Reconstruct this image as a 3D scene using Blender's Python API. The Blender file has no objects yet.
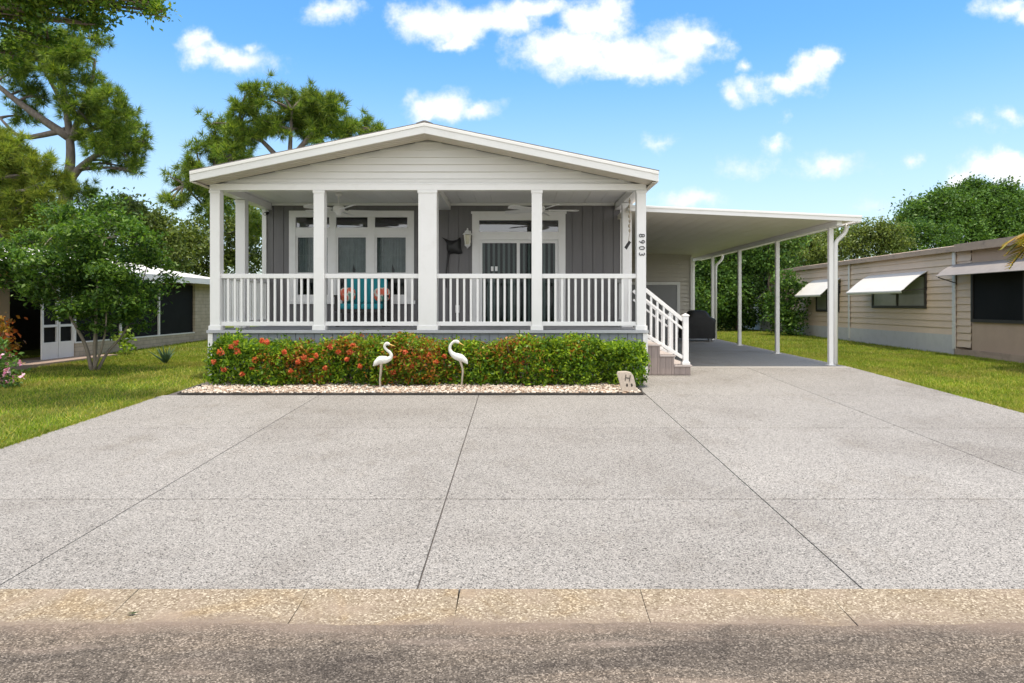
import bpy, bmesh, math, random
import numpy as np
from mathutils import Vector, Matrix

random.seed(7)
RNG = np.random.default_rng(11)
scene = bpy.context.scene
COL = scene.collection

# ---------------------------------------------------------------- layout
F_PX, VX, HY, CAM_Z = 700.0, 516.0, 305.0, 1.4614      # focal length in pixels, vanishing column, horizon row, eye height


def at(px, py, Y):
    return Vector(((px - VX) / F_PX * Y, Y, CAM_Z - (py - HY) / F_PX * Y))


def gz(Y):
    """height of the ground: driveway rises to the house, then levels off"""
    if Y < 3.6:
        return 0.0
    if Y < 12.5:
        return 0.0386 * Y - 0.1386
    if Y < 25:
        return 0.3439 + 0.012 * (Y - 12.5)
    return 0.494


# ---------------------------------------------------------------- object helpers
WLOC = {}


def tag(o, label=None, cat=None, group=None, kind=None):
    if label: o['label'] = label
    if cat: o['category'] = cat
    if group: o['group'] = group
    if kind: o['kind'] = kind
    return o


def thing(name, label, cat, loc=(0, 0, 0), group=None):
    o = bpy.data.objects.new(name, None)
    COL.objects.link(o)
    o.location = loc
    o.empty_display_size = 0.2
    WLOC[o.name] = Vector(loc)
    return tag(o, label, cat, group)


def link(name, me, parent=None, bevel=0.0):
    o = bpy.data.objects.new(name, me)
    COL.objects.link(o)
    WLOC[o.name] = Vector((0, 0, 0))
    if parent is not None:
        o.parent = parent
        WLOC[o.name] = WLOC[parent.name].copy()
    if bevel:
        m = o.modifiers.new('bevel', 'BEVEL')
        m.width = bevel
        m.segments = 2
        m.limit_method = 'ANGLE'
    return o


def copy_tree(o, parent=None):
    c = o.copy()
    COL.objects.link(c)
    WLOC[c.name] = WLOC[o.name].copy()
    if parent is not None:
        c.parent = parent
    for ch in list(o.children):
        copy_tree(ch, c)
    return c


class MB:
    """collects faces in world coordinates, then links them as ONE mesh"""

    def __init__(self):
        self.v, self.f = [], []

    def add(self, vs, fs):
        n = len(self.v)
        self.v += [Vector(p) for p in vs]
        self.f += [tuple(i + n for i in f) for f in fs]
        return self

    def box(self, a, b):
        x0, y0, z0 = (min(a[i], b[i]) for i in range(3))
        x1, y1, z1 = (max(a[i], b[i]) for i in range(3))
        return self.hexa([(x0, y0, z0), (x1, y0, z0), (x1, y1, z0), (x0, y1, z0),
                          (x0, y0, z1), (x1, y0, z1), (x1, y1, z1), (x0, y1, z1)])

    def hexa(self, p):
        return self.add(p, [(0, 3, 2, 1), (4, 5, 6, 7), (0, 1, 5, 4), (1, 2, 6, 5), (2, 3, 7, 6), (3, 0, 4, 7)])

    def quad(self, a, b, c, d):
        return self.add([a, b, c, d], [(0, 1, 2, 3)])

    def bar(self, a, b, w, h, up=(0, 0, 1)):
        a, b = Vector(a), Vector(b)
        d = (b - a).normalized()
        s = d.cross(Vector(up))
        if s.length < 1e-4: s = d.cross(Vector((0, 1, 0)))
        s.normalize()
        u = s.cross(d).normalized()
        s, u = s * w / 2, u * h / 2
        return self.hexa([a - s - u, a + s - u, b + s - u, b - s - u, a - s + u, a + s + u, b + s + u, b - s + u])

    def tube(self, path, radii, seg=8, squash=None, caps=True):
        path = [Vector(p) for p in path]
        n = len(path)
        if not hasattr(radii, '__len__'): radii = [radii] * n
        base = len(self.v)
        ref = Vector((0.31, 0.87, 0.2)).normalized()
        for i, p in enumerate(path):
            t = (path[min(i + 1, n - 1)] - path[max(i - 1, 0)]).normalized()
            s = t.cross(ref)
            if s.length < 1e-3: s = t.cross(Vector((1, 0, 0)))
            s.normalize()
            u = s.cross(t).normalized()
            for k in range(seg):
                a = 2 * math.pi * k / seg
                q = s * math.cos(a) * radii[i] + u * math.sin(a) * radii[i]
                if squash: q = Vector((q.x * squash[0], q.y * squash[1], q.z * squash[2]))
                self.v.append(p + q)
        for i in range(n - 1):
            for k in range(seg):
                k2 = (k + 1) % seg
                self.f.append((base + i * seg + k, base + i * seg + k2, base + (i + 1) * seg + k2, base + (i + 1) * seg + k))
        if caps:
            self.f.append(tuple(base + k for k in range(seg))[::-1])
            self.f.append(tuple(base + (n - 1) * seg + k for k in range(seg)))
        return self

    def lathe(self, c, prof, seg=20):
        """prof: list of (r, z)"""
        base = len(self.v)
        for r, z in prof:
            for k in range(seg):
                a = 2 * math.pi * k / seg
                self.v.append(Vector((c[0] + r * math.cos(a), c[1] + r * math.sin(a), c[2] + z)))
        for i in range(len(prof) - 1):
            for k in range(seg):
                k2 = (k + 1) % seg
                self.f.append((base + i * seg + k, base + i * seg + k2, base + (i + 1) * seg + k2, base + (i + 1) * seg + k))
        self.f.append(tuple(base + k for k in range(seg))[::-1])
        self.f.append(tuple(base + (len(prof) - 1) * seg + k for k in range(seg)))
        return self

    def blob(self, c, r, seg=16, rings=10, fn=None):
        base = len(self.v)
        for i in range(rings + 1):
            th = math.pi * i / rings
            for k in range(seg):
                a = 2 * math.pi * k / seg
                d = Vector((math.sin(th) * math.cos(a), math.sin(th) * math.sin(a), math.cos(th)))
                q = Vector((d.x * r[0], d.y * r[1], d.z * r[2]))
                if fn: q = q * fn(d)
                self.v.append(Vector(c) + q)
        for i in range(rings):
            for k in range(seg):
                k2 = (k + 1) % seg
                self.f.append((base + i * seg + k, base + (i + 1) * seg + k, base + (i + 1) * seg + k2, base + i * seg + k2))
        return self

    def mesh(self, name, m, origin=(0, 0, 0), smooth=False):
        o = Vector(origin)
        me = bpy.data.meshes.new(name)
        me.from_pydata([tuple(p - o) for p in self.v], [], self.f)
        me.materials.append(m)
        if smooth:
            me.polygons.foreach_set('use_smooth', [True] * len(me.polygons))
        me.update()
        return me

    def build(self, name, m, parent=None, bevel=0.0, smooth=False):
        org = WLOC[parent.name] if parent is not None else (0, 0, 0)
        return link(name, self.mesh(name, m, org, smooth), parent, bevel)


def np_mesh(name, V, k, m, parent=None):
    """V: (n,k,3) array, one k-gon each"""
    n = V.shape[0]
    P = V.reshape(-1, 3).astype(np.float32)
    if parent is not None:
        P = P - np.array(WLOC[parent.name], dtype=np.float32)
    me = bpy.data.meshes.new(name)
    me.vertices.add(n * k)
    me.vertices.foreach_set('co', P.ravel())
    me.loops.add(n * k)
    me.loops.foreach_set('vertex_index', np.arange(n * k, dtype=np.int32))
    me.polygons.add(n)
    me.polygons.foreach_set('loop_start', np.arange(0, n * k, k, dtype=np.int32))
    me.polygons.foreach_set('loop_total', np.full(n, k, dtype=np.int32))
    me.materials.append(m)
    me.update()
    me.validate()
    return link(name, me, parent)


# ---------------------------------------------------------------- materials
def new_mat(name):
    m = bpy.data.materials.new(name)
    m.use_nodes = True
    nt = m.node_tree
    nt.nodes.clear()
    out = nt.nodes.new('ShaderNodeOutputMaterial')
    return m, nt, out


def nd(nt, t, **kw):
    n = nt.nodes.new(t)
    for k, v in kw.items():
        if k in n.inputs:
            n.inputs[k].default_value = v
        else:
            setattr(n, k, v)
    return n


def col4(c): return (c[0], c[1], c[2], 1.0)


def ramp(nt, fac, stops):
    r = nt.nodes.new('ShaderNodeValToRGB')
    e = r.color_ramp.elements
    while len(e) < len(stops): e.new(0.5)
    for i, (p, c) in enumerate(stops):
        e[i].position = p
        e[i].color = col4(c)
    nt.links.new(fac, r.inputs[0])
    return r.outputs[0]


def noise(nt, scale, detail=4, rough=0.55, coord='Object', stretch=None, dist=0.0):
    tc = nt.nodes.new('ShaderNodeTexCoord')
    src = tc.outputs[coord]
    if stretch:
        mp = nd(nt, 'ShaderNodeMapping')
        mp.inputs['Scale'].default_value = stretch
        nt.links.new(src, mp.inputs[0])
        src = mp.outputs[0]
    n = nd(nt, 'ShaderNodeTexNoise', Scale=scale, Detail=detail, Roughness=rough, Distortion=dist)
    nt.links.new(src, n.inputs['Vector'])
    return n.outputs['Fac']


def mixc(nt, fac, a, b, mode='MIX'):
    m = nt.nodes.new('ShaderNodeMix')
    m.data_type = 'RGBA'
    m.blend_type = mode
    for sock, val in ((m.inputs[0], fac), (m.inputs[6], a), (m.inputs[7], b)):
        if isinstance(val, (int, float)):
            sock.default_value = val
        elif isinstance(val, (tuple, list)):
            sock.default_value = col4(val)
        else:
            nt.links.new(val, sock)
    return m.outputs[2]


def pbr(name, c, rough=0.5, var=0.08, vscale=3.0, bump=0.0, bscale=60.0, metal=0.0, spec=0.5, dirt=None, stretch=None):
    m, nt, out = new_mat(name)
    p = nd(nt, 'ShaderNodeBsdfPrincipled')
    p.inputs['Roughness'].default_value = rough
    p.inputs['Metallic'].default_value = metal
    p.inputs['Specular IOR Level'].default_value = spec
    n1 = noise(nt, vscale, 6, 0.6, stretch=stretch)
    lo = tuple(x * (1 - var) for x in c)
    hi = tuple(min(1, x * (1 + var)) for x in c)
    colr = ramp(nt, n1, [(0.3, lo), (0.7, hi)])
    if dirt:
        n2 = noise(nt, dirt[1], 7, 0.65)
        f = ramp(nt, n2, [(0.52, (0, 0, 0)), (0.75, (dirt[2],) * 3)])
        colr = mixc(nt, f, colr, dirt[0])
    nt.links.new(colr, p.inputs['Base Color'])
    if bump:
        b = nd(nt, 'ShaderNodeBump', Strength=bump, Distance=0.01)
        nt.links.new(noise(nt, bscale, 4), b.inputs['Height'])
        nt.links.new(b.outputs[0], p.inputs['Normal'])
    nt.links.new(p.outputs[0], out.inputs[0])
    return m


def leaf_mat(name, cols, trans=0.3, rough=0.45, nscale=0.9, spec=0.2, gain=1.45):
    m, nt, out = new_mat(name)
    g = nd(nt, 'ShaderNodeNewGeometry')
    cols = [tuple(min(.9, q * gain) for q in c) for c in cols]
    c1 = ramp(nt, g.outputs['Random Per Island'], [(i / (len(cols) - 1), c) for i, c in enumerate(cols)])
    n = noise(nt, nscale, 3)
    hs = nd(nt, 'ShaderNodeHueSaturation')
    mr = nd(nt, 'ShaderNodeMapRange')
    mr.inputs[1].default_value, mr.inputs[2].default_value = 0.3, 0.7
    mr.inputs[3].default_value, mr.inputs[4].default_value = 0.7, 1.3
    nt.links.new(n, mr.inputs[0])
    nt.links.new(mr.outputs[0], hs.inputs['Value'])
    nt.links.new(c1, hs.inputs['Color'])
    p = nd(nt, 'ShaderNodeBsdfPrincipled')
    p.inputs['Roughness'].default_value = rough
    p.inputs['Specular IOR Level'].default_value = spec
    nt.links.new(hs.outputs[0], p.inputs['Base Color'])
    t = nd(nt, 'ShaderNodeBsdfTranslucent')
    nt.links.new(mixc(nt, 1.0, hs.outputs[0], (1.5, 1.5, 0.6), 'MULTIPLY'), t.inputs[0])
    mx = nd(nt, 'ShaderNodeMixShader')
    mx.inputs[0].default_value = trans
    nt.links.new(p.outputs[0], mx.inputs[1])
    nt.links.new(t.outputs[0], mx.inputs[2])
    nt.links.new(mx.outputs[0], out.inputs[0])
    return m


def glass_mat(name, tint=(0.9, 0.95, 1.0), base=0.06, refl=1.0):
    m, nt, out = new_mat(name)
    tr = nd(nt, 'ShaderNodeBsdfTransparent')
    tr.inputs[0].default_value = col4(tint)
    gl = nd(nt, 'ShaderNodeBsdfGlossy')
    gl.inputs['Roughness'].default_value = 0.02
    fr = nd(nt, 'ShaderNodeFresnel', IOR=1.5)
    ad = nd(nt, 'ShaderNodeMath', operation='MULTIPLY_ADD')
    ad.inputs[1].default_value = refl
    ad.inputs[2].default_value = base
    nt.links.new(fr.outputs[0], ad.inputs[0])
    mx = nd(nt, 'ShaderNodeMixShader')
    nt.links.new(ad.outputs[0], mx.inputs[0])
    nt.links.new(tr.outputs[0], mx.inputs[1])
    nt.links.new(gl.outputs[0], mx.inputs[2])
    nt.links.new(mx.outputs[0], out.inputs[0])
    return m


def drive_mat(name, tint=1.0, speck=1.0):
    m, nt, out = new_mat(name)
    p = nd(nt, 'ShaderNodeBsdfPrincipled')
    p.inputs['Roughness'].default_value = 0.75
    p.inputs['Specular IOR Level'].default_value = 0.25
    tc = nd(nt, 'ShaderNodeTexCoord')
    v = nd(nt, 'ShaderNodeTexVoronoi', Scale=150.0)
    nt.links.new(tc.outputs['Object'], v.inputs['Vector'])
    sep = nd(nt, 'ShaderNodeSeparateColor')
    nt.links.new(v.outputs['Color'], sep.inputs[0])
    L = lambda x: (x * tint * .452, x * tint * .432, x * tint * .402)
    cell = ramp(nt, sep.outputs[0], [(0.0, L(0.57 - 0.33 * speck)), (0.13, L(0.57 - 0.22 * speck)), (0.32, L(0.55)), (0.7, L(0.60)), (0.9, L(0.62 + 0.10 * speck)), (1.0, L(0.62 + 0.2 * speck))])
    fine = ramp(nt, noise(nt, 210, 2, 0.6), [(0.3, (0.72,) * 3), (0.68, (1.18,) * 3)])
    c = mixc(nt, 1.0, cell, fine, 'MULTIPLY')
    big = ramp(nt, noise(nt, 0.55, 6, 0.6, dist=0.6), [(0.3, (0.84, 0.825, 0.81)), (0.5, (1, 1, 1)), (0.7, (1.07, 1.07, 1.07))])
    c = mixc(nt, 1.0, c, big, 'MULTIPLY')
    st = ramp(nt, noise(nt, 1.7, 8, 0.72, stretch=(1.0, 0.6, 1)), [(0.55, (1, 1, 1)), (0.75, (0.78, 0.75, 0.71))])
    c = mixc(nt, 1.0, c, st, 'MULTIPLY')
    g = nd(nt, 'ShaderNodeNewGeometry')
    c = mixc(nt, 1.0, c, ramp(nt, g.outputs['Random Per Island'], [(0, (0.94, 0.935, 0.93)), (1, (1.04, 1.04, 1.04))]), 'MULTIPLY')
    oil = ramp(nt, noise(nt, 3.1, 3, 0.5), [(0.70, (1, 1, 1)), (0.80, (0.74, 0.72, 0.70))])
    c = mixc(nt, 1.0, c, oil, 'MULTIPLY')
    nt.links.new(c, p.inputs['Base Color'])
    b = nd(nt, 'ShaderNodeBump', Strength=0.35, Distance=0.004)
    nt.links.new(sep.outputs[1], b.inputs['Height'])
    nt.links.new(b.outputs[0], p.inputs['Normal'])
    nt.links.new(p.outputs[0], out.inputs[0])
    return m


def gutter_mat():
    m, nt, out = new_mat('curb_aggregate')
    p = nd(nt, 'ShaderNodeBsdfPrincipled')
    p.inputs['Roughness'].default_value = 0.85
    p.inputs['Specular IOR Level'].default_value = 0.2
    tc = nd(nt, 'ShaderNodeTexCoord')
    v = nd(nt, 'ShaderNodeTexVoronoi', Scale=120.0)
    nt.links.new(tc.outputs['Object'], v.inputs['Vector'])
    sep = nd(nt, 'ShaderNodeSeparateColor')
    nt.links.new(v.outputs['Color'], sep.inputs[0])
    cell = ramp(nt, sep.outputs[0], [(0.0, (0.13, 0.10, 0.07)), (0.3, (0.21, 0.176, 0.13)), (0.75, (0.255, 0.216, 0.165)), (1.0, (0.46, 0.415, 0.335))])
    big = noise(nt, 1.9, 6, 0.62, dist=0.8)
    rust = ramp(nt, big, [(0.38, (1.02, 0.99, 0.97)), (0.52, (1.0, 0.97, 0.92)), (0.66, (1.0, 0.89, 0.72))])
    c = mixc(nt, 1.0, cell, rust, 'MULTIPLY')
    # soil washed over parts of the stone
    sm = ramp(nt, noise(nt, 2.6, 7, 0.6), [(0.5, (0, 0, 0)), (0.68, (0.75,) * 3)])
    c = mixc(nt, sm, c, (0.27, 0.215, 0.165))
    sx = nd(nt, 'ShaderNodeSeparateXYZ')
    nt.links.new(tc.outputs['Object'], sx.inputs[0])
    ry = nd(nt, 'ShaderNodeMapRange')
    ry.inputs[1].default_value, ry.inputs[2].default_value = 3.40, 3.23
    nt.links.new(sx.outputs[1], ry.inputs[0])
    ad = nd(nt, 'ShaderNodeMath', operation='MULTIPLY_ADD')
    nt.links.new(noise(nt, 2.2, 8, 0.65), ad.inputs[0])
    ad.inputs[1].default_value, ad.inputs[2].default_value = 2.2, -1.15
    ad2 = nd(nt, 'ShaderNodeMath', operation='ADD')
    nt.links.new(ry.outputs[0], ad2.inputs[0])
    nt.links.new(ad.outputs[0], ad2.inputs[1])
    c = mixc(nt, ramp(nt, ad2.outputs[0], [(0.35, (0, 0, 0)), (0.95, (0.85,) * 3)]), c, (0.19, 0.15, 0.12))
    nt.links.new(c, p.inputs['Base Color'])
    b = nd(nt, 'ShaderNodeBump', Strength=0.5, Distance=0.005)
    nt.links.new(v.outputs['Distance'], b.inputs['Height'])
    nt.links.new(b.outputs[0], p.inputs['Normal'])
    nt.links.new(p.outputs[0], out.inputs[0])
    return m


def asphalt_mat():
    m, nt, out = new_mat('asphalt')
    p = nd(nt, 'ShaderNodeBsdfPrincipled')
    p.inputs['Roughness'].default_value = 0.9
    p.inputs['Specular IOR Level'].default_value = 0.2
    tc = nd(nt, 'ShaderNodeTexCoord')
    v = nd(nt, 'ShaderNodeTexVoronoi', Scale=150.0)
    nt.links.new(tc.outputs['Object'], v.inputs['Vector'])
    sep = nd(nt, 'ShaderNodeSeparateColor')
    nt.links.new(v.outputs['Color'], sep.inputs[0])
    cell = ramp(nt, sep.outputs[0], [(0.0, (0.045, 0.038, 0.031)), (0.35, (0.092, 0.079, 0.065)), (0.75, (0.13, 0.112, 0.092)), (1.0, (0.27, 0.237, 0.2))])
    wear = ramp(nt, noise(nt, 1.6, 8, 0.62, stretch=(0.45, 1.9, 1), dist=0.7), [(0.33, (0.58, 0.57, 0.58)), (0.5, (1, 0.98, 0.97)), (0.66, (1.32, 1.24, 1.16))])
    c = mixc(nt, 1.0, cell, wear, 'MULTIPLY')
    sand = ramp(nt, noise(nt, 3.2, 8, 0.65, stretch=(0.3, 1.6, 1)), [(0.55, (0, 0, 0)), (0.72, (0.6,) * 3)])
    c = mixc(nt, sand, c, (0.25, 0.20, 0.165))
    sx = nd(nt, 'ShaderNodeSeparateXYZ')
    nt.links.new(tc.outputs['Object'], sx.inputs[0])
    ry = nd(nt, 'ShaderNodeMapRange')
    ry.inputs[1].default_value, ry.inputs[2].default_value = 2.92, 3.24
    nt.links.new(sx.outputs[1], ry.inputs[0])
    ad = nd(nt, 'ShaderNodeMath', operation='MULTIPLY_ADD')
    nt.links.new(noise(nt, 2.4, 8, 0.62, stretch=(.6, 1.4, 1)), ad.inputs[0])
    ad.inputs[1].default_value = 1.5
    ad.inputs[2].default_value = -1.05
    ad2 = nd(nt, 'ShaderNodeMath', operation='ADD')
    nt.links.new(ry.outputs[0], ad2.inputs[0])
    nt.links.new(ad.outputs[0], ad2.inputs[1])
    wash = ramp(nt, ad2.outputs[0], [(0.25, (0, 0, 0)), (0.75, (0.7,) * 3)])
    c = mixc(nt, wash, c, (0.215, 0.165, 0.13))
    # hairline cracks
    vc = nd(nt, 'ShaderNodeTexVoronoi', Scale=1.5, feature='DISTANCE_TO_EDGE')
    mp = nd(nt, 'ShaderNodeMapping')
    mp.inputs['Scale'].default_value = (0.55, 1.5, 1)
    nz = nd(nt, 'ShaderNodeTexNoise', Scale=5.0, Detail=6.0)
    nt.links.new(tc.outputs['Object'], nz.inputs['Vector'])
    av = nd(nt, 'ShaderNodeVectorMath', operation='MULTIPLY_ADD')
    av.inputs[1].default_value = (0.35, 0.35, 0.0)
    nt.links.new(nz.outputs['Color'], av.inputs[0])
    nt.links.new(tc.outputs['Object'], av.inputs[2])
    nt.links.new(av.outputs[0], mp.inputs[0])
    nt.links.new(mp.outputs[0], vc.inputs['Vector'])
    ck = ramp(nt, vc.outputs['Distance'], [(0.0, (0.68,) * 3), (0.010, (1, 1, 1))])
    c = mixc(nt, 1.0, c, ck, 'MULTIPLY')
    nt.links.new(c, p.inputs['Base Color'])
    b = nd(nt, 'ShaderNodeBump', Strength=0.6, Distance=0.006)
    nt.links.new(sep.outputs[1], b.inputs['Height'])
    nt.links.new(b.outputs[0], p.inputs['Normal'])
    nt.links.new(p.outputs[0], out.inputs[0])
    return m


def lawn_mat():
    m, nt, out = new_mat('lawn')
    p = nd(nt, 'ShaderNodeBsdfPrincipled')
    p.inputs['Roughness'].default_value = 0.9
    p.inputs['Specular IOR Level'].default_value = 0.1
    fine = ramp(nt, noise(nt, 55, 4, 0.7), [(0.3, (0.05, 0.075, 0.012)), (0.55, (0.11, 0.15, 0.025)), (0.75, (0.17, 0.20, 0.045))])
    dry = ramp(nt, noise(nt, 1.3, 7, 0.68), [(0.5, (0, 0, 0)), (0.7, (0.6,) * 3)])
    c = mixc(nt, dry, fine, (0.23, 0.165, 0.06))
    nt.links.new(c, p.inputs['Base Color'])
    b = nd(nt, 'ShaderNodeBump', Strength=0.8, Distance=0.03)
    nt.links.new(noise(nt, 40, 5, 0.7), b.inputs['Height'])
    nt.links.new(b.outputs[0], p.inputs['Normal'])
    nt.links.new(p.outputs[0], out.inputs[0])
    return m


def brick_mat(name, c1, c2, mortar, sx=1.0):
    m, nt, out = new_mat(name)
    p = nd(nt, 'ShaderNodeBsdfPrincipled')
    p.inputs['Roughness'].default_value = 0.85
    tc = nd(nt, 'ShaderNodeTexCoord')
    sp = nd(nt, 'ShaderNodeSeparateXYZ')
    nt.links.new(tc.outputs['Object'], sp.inputs[0])
    cb = nd(nt, 'ShaderNodeCombineXYZ')
    nt.links.new(sp.outputs[1], cb.inputs[0])
    nt.links.new(sp.outputs[2], cb.inputs[1])
    bk = nd(nt, 'ShaderNodeTexBrick', Scale=1.0)
    bk.inputs['Color1'].default_value = col4(c1)
    bk.inputs['Color2'].default_value = col4(c2)
    bk.inputs['Mortar'].default_value = col4(mortar)
    bk.inputs['Mortar Size'].default_value = 0.008
    bk.inputs['Brick Width'].default_value = 0.3
    bk.inputs['Row Height'].default_value = 0.1
    nt.links.new(cb.outputs[0], bk.inputs[0])
    c = mixc(nt, 1.0, bk.outputs[0], ramp(nt, noise(nt, 5, 6, 0.6), [(0.3, (0.85,) * 3), (0.7, (1.1,) * 3)]), 'MULTIPLY')
    nt.links.new(c, p.inputs['Base Color'])
    nt.links.new(p.outputs[0], out.inputs[0])
    return m


M = {}
M['white'] = pbr('white_vinyl', (0.82, 0.81, 0.80), 0.35, 0.02, 1.5, dirt=((0.62, 0.60, 0.56), 4.0, 0.25))
M['white_trim'] = pbr('white_trim', (0.78, 0.775, 0.755), 0.4, 0.03, 1.5, dirt=((0.60, 0.57, 0.52), 3.0, 0.3))
M['soffit'] = pbr('soffit_panel', (0.62, 0.565, 0.49), 0.5, 0.03, 2.0)
M['ceiling'] = pbr('ceiling_panel', (0.80, 0.79, 0.77), 0.55, 0.02, 1.0)
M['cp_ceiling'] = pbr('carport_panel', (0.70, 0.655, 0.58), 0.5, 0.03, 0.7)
M['shed_siding'] = pbr('shed_siding', (0.60, 0.56, 0.50), 0.5, 0.04, 1.2)
M['gable'] = pbr('gable_siding', (0.76, 0.75, 0.73), 0.45, 0.025, 1.2, dirt=((0.66, 0.64, 0.61), 2.0, 0.3))
M['slate'] = pbr('slate_siding', (0.165, 0.158, 0.162), 0.6, 0.07, 2.5, bump=0.15, bscale=40, stretch=(6, 6, 0.6))
M['skirt'] = pbr('skirt_panel', (0.22, 0.245, 0.28), 0.55, 0.06, 3, stretch=(5, 5, 0.6))
M['deck_edge'] = pbr('deck_edge', (0.42, 0.43, 0.45), 0.6, 0.08, 4)
M['deck'] = pbr('deck_floor', (0.33, 0.33, 0.34), 0.7, 0.08, 4)
M['dark_gap'] = pbr('dark_backing', (0.05, 0.05, 0.055), 0.9, 0.05)
M['shingle'] = pbr('shingle', (0.17, 0.165, 0.16), 0.9, 0.2, 9, bump=0.5, bscale=50)
M['step'] = pbr('step_board', (0.30, 0.245, 0.225), 0.65, 0.12, 6, bump=0.15, stretch=(7, 7, 0.7))
M['tread'] = pbr('step_tread', (0.42, 0.37, 0.35), 0.6, 0.1, 5, stretch=(0.7, 7, 7))
M['glass'] = glass_mat('window_glass', (0.66, 0.70, 0.70), 0.0, .45)
M['transom_glass'] = glass_mat('transom_glass', (0.35, 0.38, 0.42), 0.14)
M['curtain'] = pbr('lace_curtain', (0.78, 0.79, 0.78), 0.9, 0.12, 10)
M['blind'] = pbr('vertical_blind', (0.50, 0.55, 0.52), 0.6, 0.05, 2)
M['drive'] = drive_mat('driveway_aggregate', 1.02, 1.5)
M['carslab'] = drive_mat('carport_concrete', 1.25, 0.4)
M['joint'] = pbr('joint_dirt', (0.09, 0.08, 0.075), 0.95, 0.2, 9)
M['gutter'] = gutter_mat()
M['asphalt'] = asphalt_mat()
M['lawn'] = lawn_mat()
M['soil'] = pbr('bed_soil', (0.10, 0.075, 0.055), 0.95, 0.3, 8, bump=0.6, bscale=40)
M['edging'] = pbr('bed_edging', (0.05, 0.045, 0.04), 0.7, 0.2, 6)
M['bark'] = pbr('bark', (0.17, 0.13, 0.10), 0.9, 0.35, 5, bump=0.9, bscale=14, stretch=(4, 4, 1))
M['bark_pine'] = pbr('bark_pine', (0.15, 0.125, 0.11), 0.9, 0.35, 4, bump=0.9, bscale=10, stretch=(3, 3, 1))
M['bark_pale'] = pbr('bark_pale', (0.21, 0.18, 0.145), 0.85, 0.25, 5, bump=0.5, bscale=14, stretch=(4, 4, 1))
M['black'] = pbr('black_paint', (0.02, 0.02, 0.021), 0.5, 0.15, 5)
M['cover'] = pbr('black_cover', (0.016, 0.016, 0.018), 0.65, 0.2, 5, bump=0.6, bscale=9)
M['steel'] = pbr('steel', (0.55, 0.55, 0.56), 0.35, 0.05, 5, metal=1.0)
M['lantern'] = pbr('lantern_glass', (0.62, 0.58, 0.44), 0.3, 0.1, 12)
M['numeral'] = pbr('numeral_metal', (0.03, 0.03, 0.035), 0.45, 0.1, 5)
M['turquoise'] = pbr('turquoise_fabric', (0.015, 0.24, 0.29), 0.85, 0.1, 6, bump=0.3, bscale=120)
M['wicker'] = pbr('dark_wicker', (0.03, 0.026, 0.024), 0.6, 0.3, 60, bump=0.6, bscale=90)
M['egret'] = pbr('egret_paint', (0.62, 0.62, 0.58), 0.5, 0.06, 14, bump=0.25, bscale=60, dirt=((0.55, 0.52, 0.44), 18.0, 0.4))
M['egret_leg'] = pbr('egret_leg', (0.42, 0.36, 0.28), 0.6, 0.2, 14)
M['bill'] = pbr('egret_bill', (0.62, 0.40, 0.10), 0.5, 0.15, 14)
M['stone_sign'] = pbr('stone_sign', (0.36, 0.31, 0.26), 0.85, 0.16, 8, bump=0.5, bscale=40, stretch=(5, 5, 1))
M['etched'] = pbr('etched_letter', (0.06, 0.05, 0.042), 0.9, 0.2, 20)
M['beige_siding'] = pbr('beige_siding', (0.62, 0.475, 0.35), 0.55, 0.04, 2, dirt=((0.46, 0.36, 0.27), 2.5, 0.25))
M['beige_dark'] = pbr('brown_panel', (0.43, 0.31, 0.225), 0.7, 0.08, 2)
M['skirt_block'] = pbr('painted_block', (0.50, 0.485, 0.465), 0.8, 0.1, 3, dirt=((0.30, 0.29, 0.26), 3, 0.5))
M['awning'] = pbr('white_awning', (0.60, 0.58, 0.54), 0.4, 0.04, 2, dirt=((0.6, 0.58, 0.53), 3, 0.4))
M['awning_grey'] = pbr('brown_grey_awning', (0.26, 0.235, 0.215), 0.6, 0.12, 3, dirt=((0.26, 0.24, 0.22), 3, 0.6))  # darker, brownish grey compared with the white awnings
M['roof_edge'] = pbr('weathered_roof_edge', (0.37, 0.275, 0.20), 0.7, 0.15, 3, dirt=((0.17, 0.13, 0.10), 6, 0.8), stretch=(1, 0.5, 3))
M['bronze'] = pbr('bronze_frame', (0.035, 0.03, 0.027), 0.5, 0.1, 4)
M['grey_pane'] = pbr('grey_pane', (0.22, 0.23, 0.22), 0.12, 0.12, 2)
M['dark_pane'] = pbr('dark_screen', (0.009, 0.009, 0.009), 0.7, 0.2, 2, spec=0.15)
M['white_roof'] = pbr('white_metal_roof', (0.74, 0.73, 0.71), 0.45, 0.06, 1.5, dirt=((0.42, 0.36, 0.30), 2.2, 0.5))
M['tan_block'] = brick_mat('tan_slump_block', (0.46, 0.38, 0.28), (0.52, 0.44, 0.34), (0.36, 0.31, 0.25))
M['tan_wall'] = pbr('tan_wall', (0.34, 0.225, 0.12), 0.8, 0.1, 2)
M['patio'] = pbr('patio_slab', (0.30, 0.225, 0.18), 0.85, 0.15, 4)
M['grey_door'] = pbr('grey_door', (0.30, 0.30, 0.31), 0.5, 0.03, 2)

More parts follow.
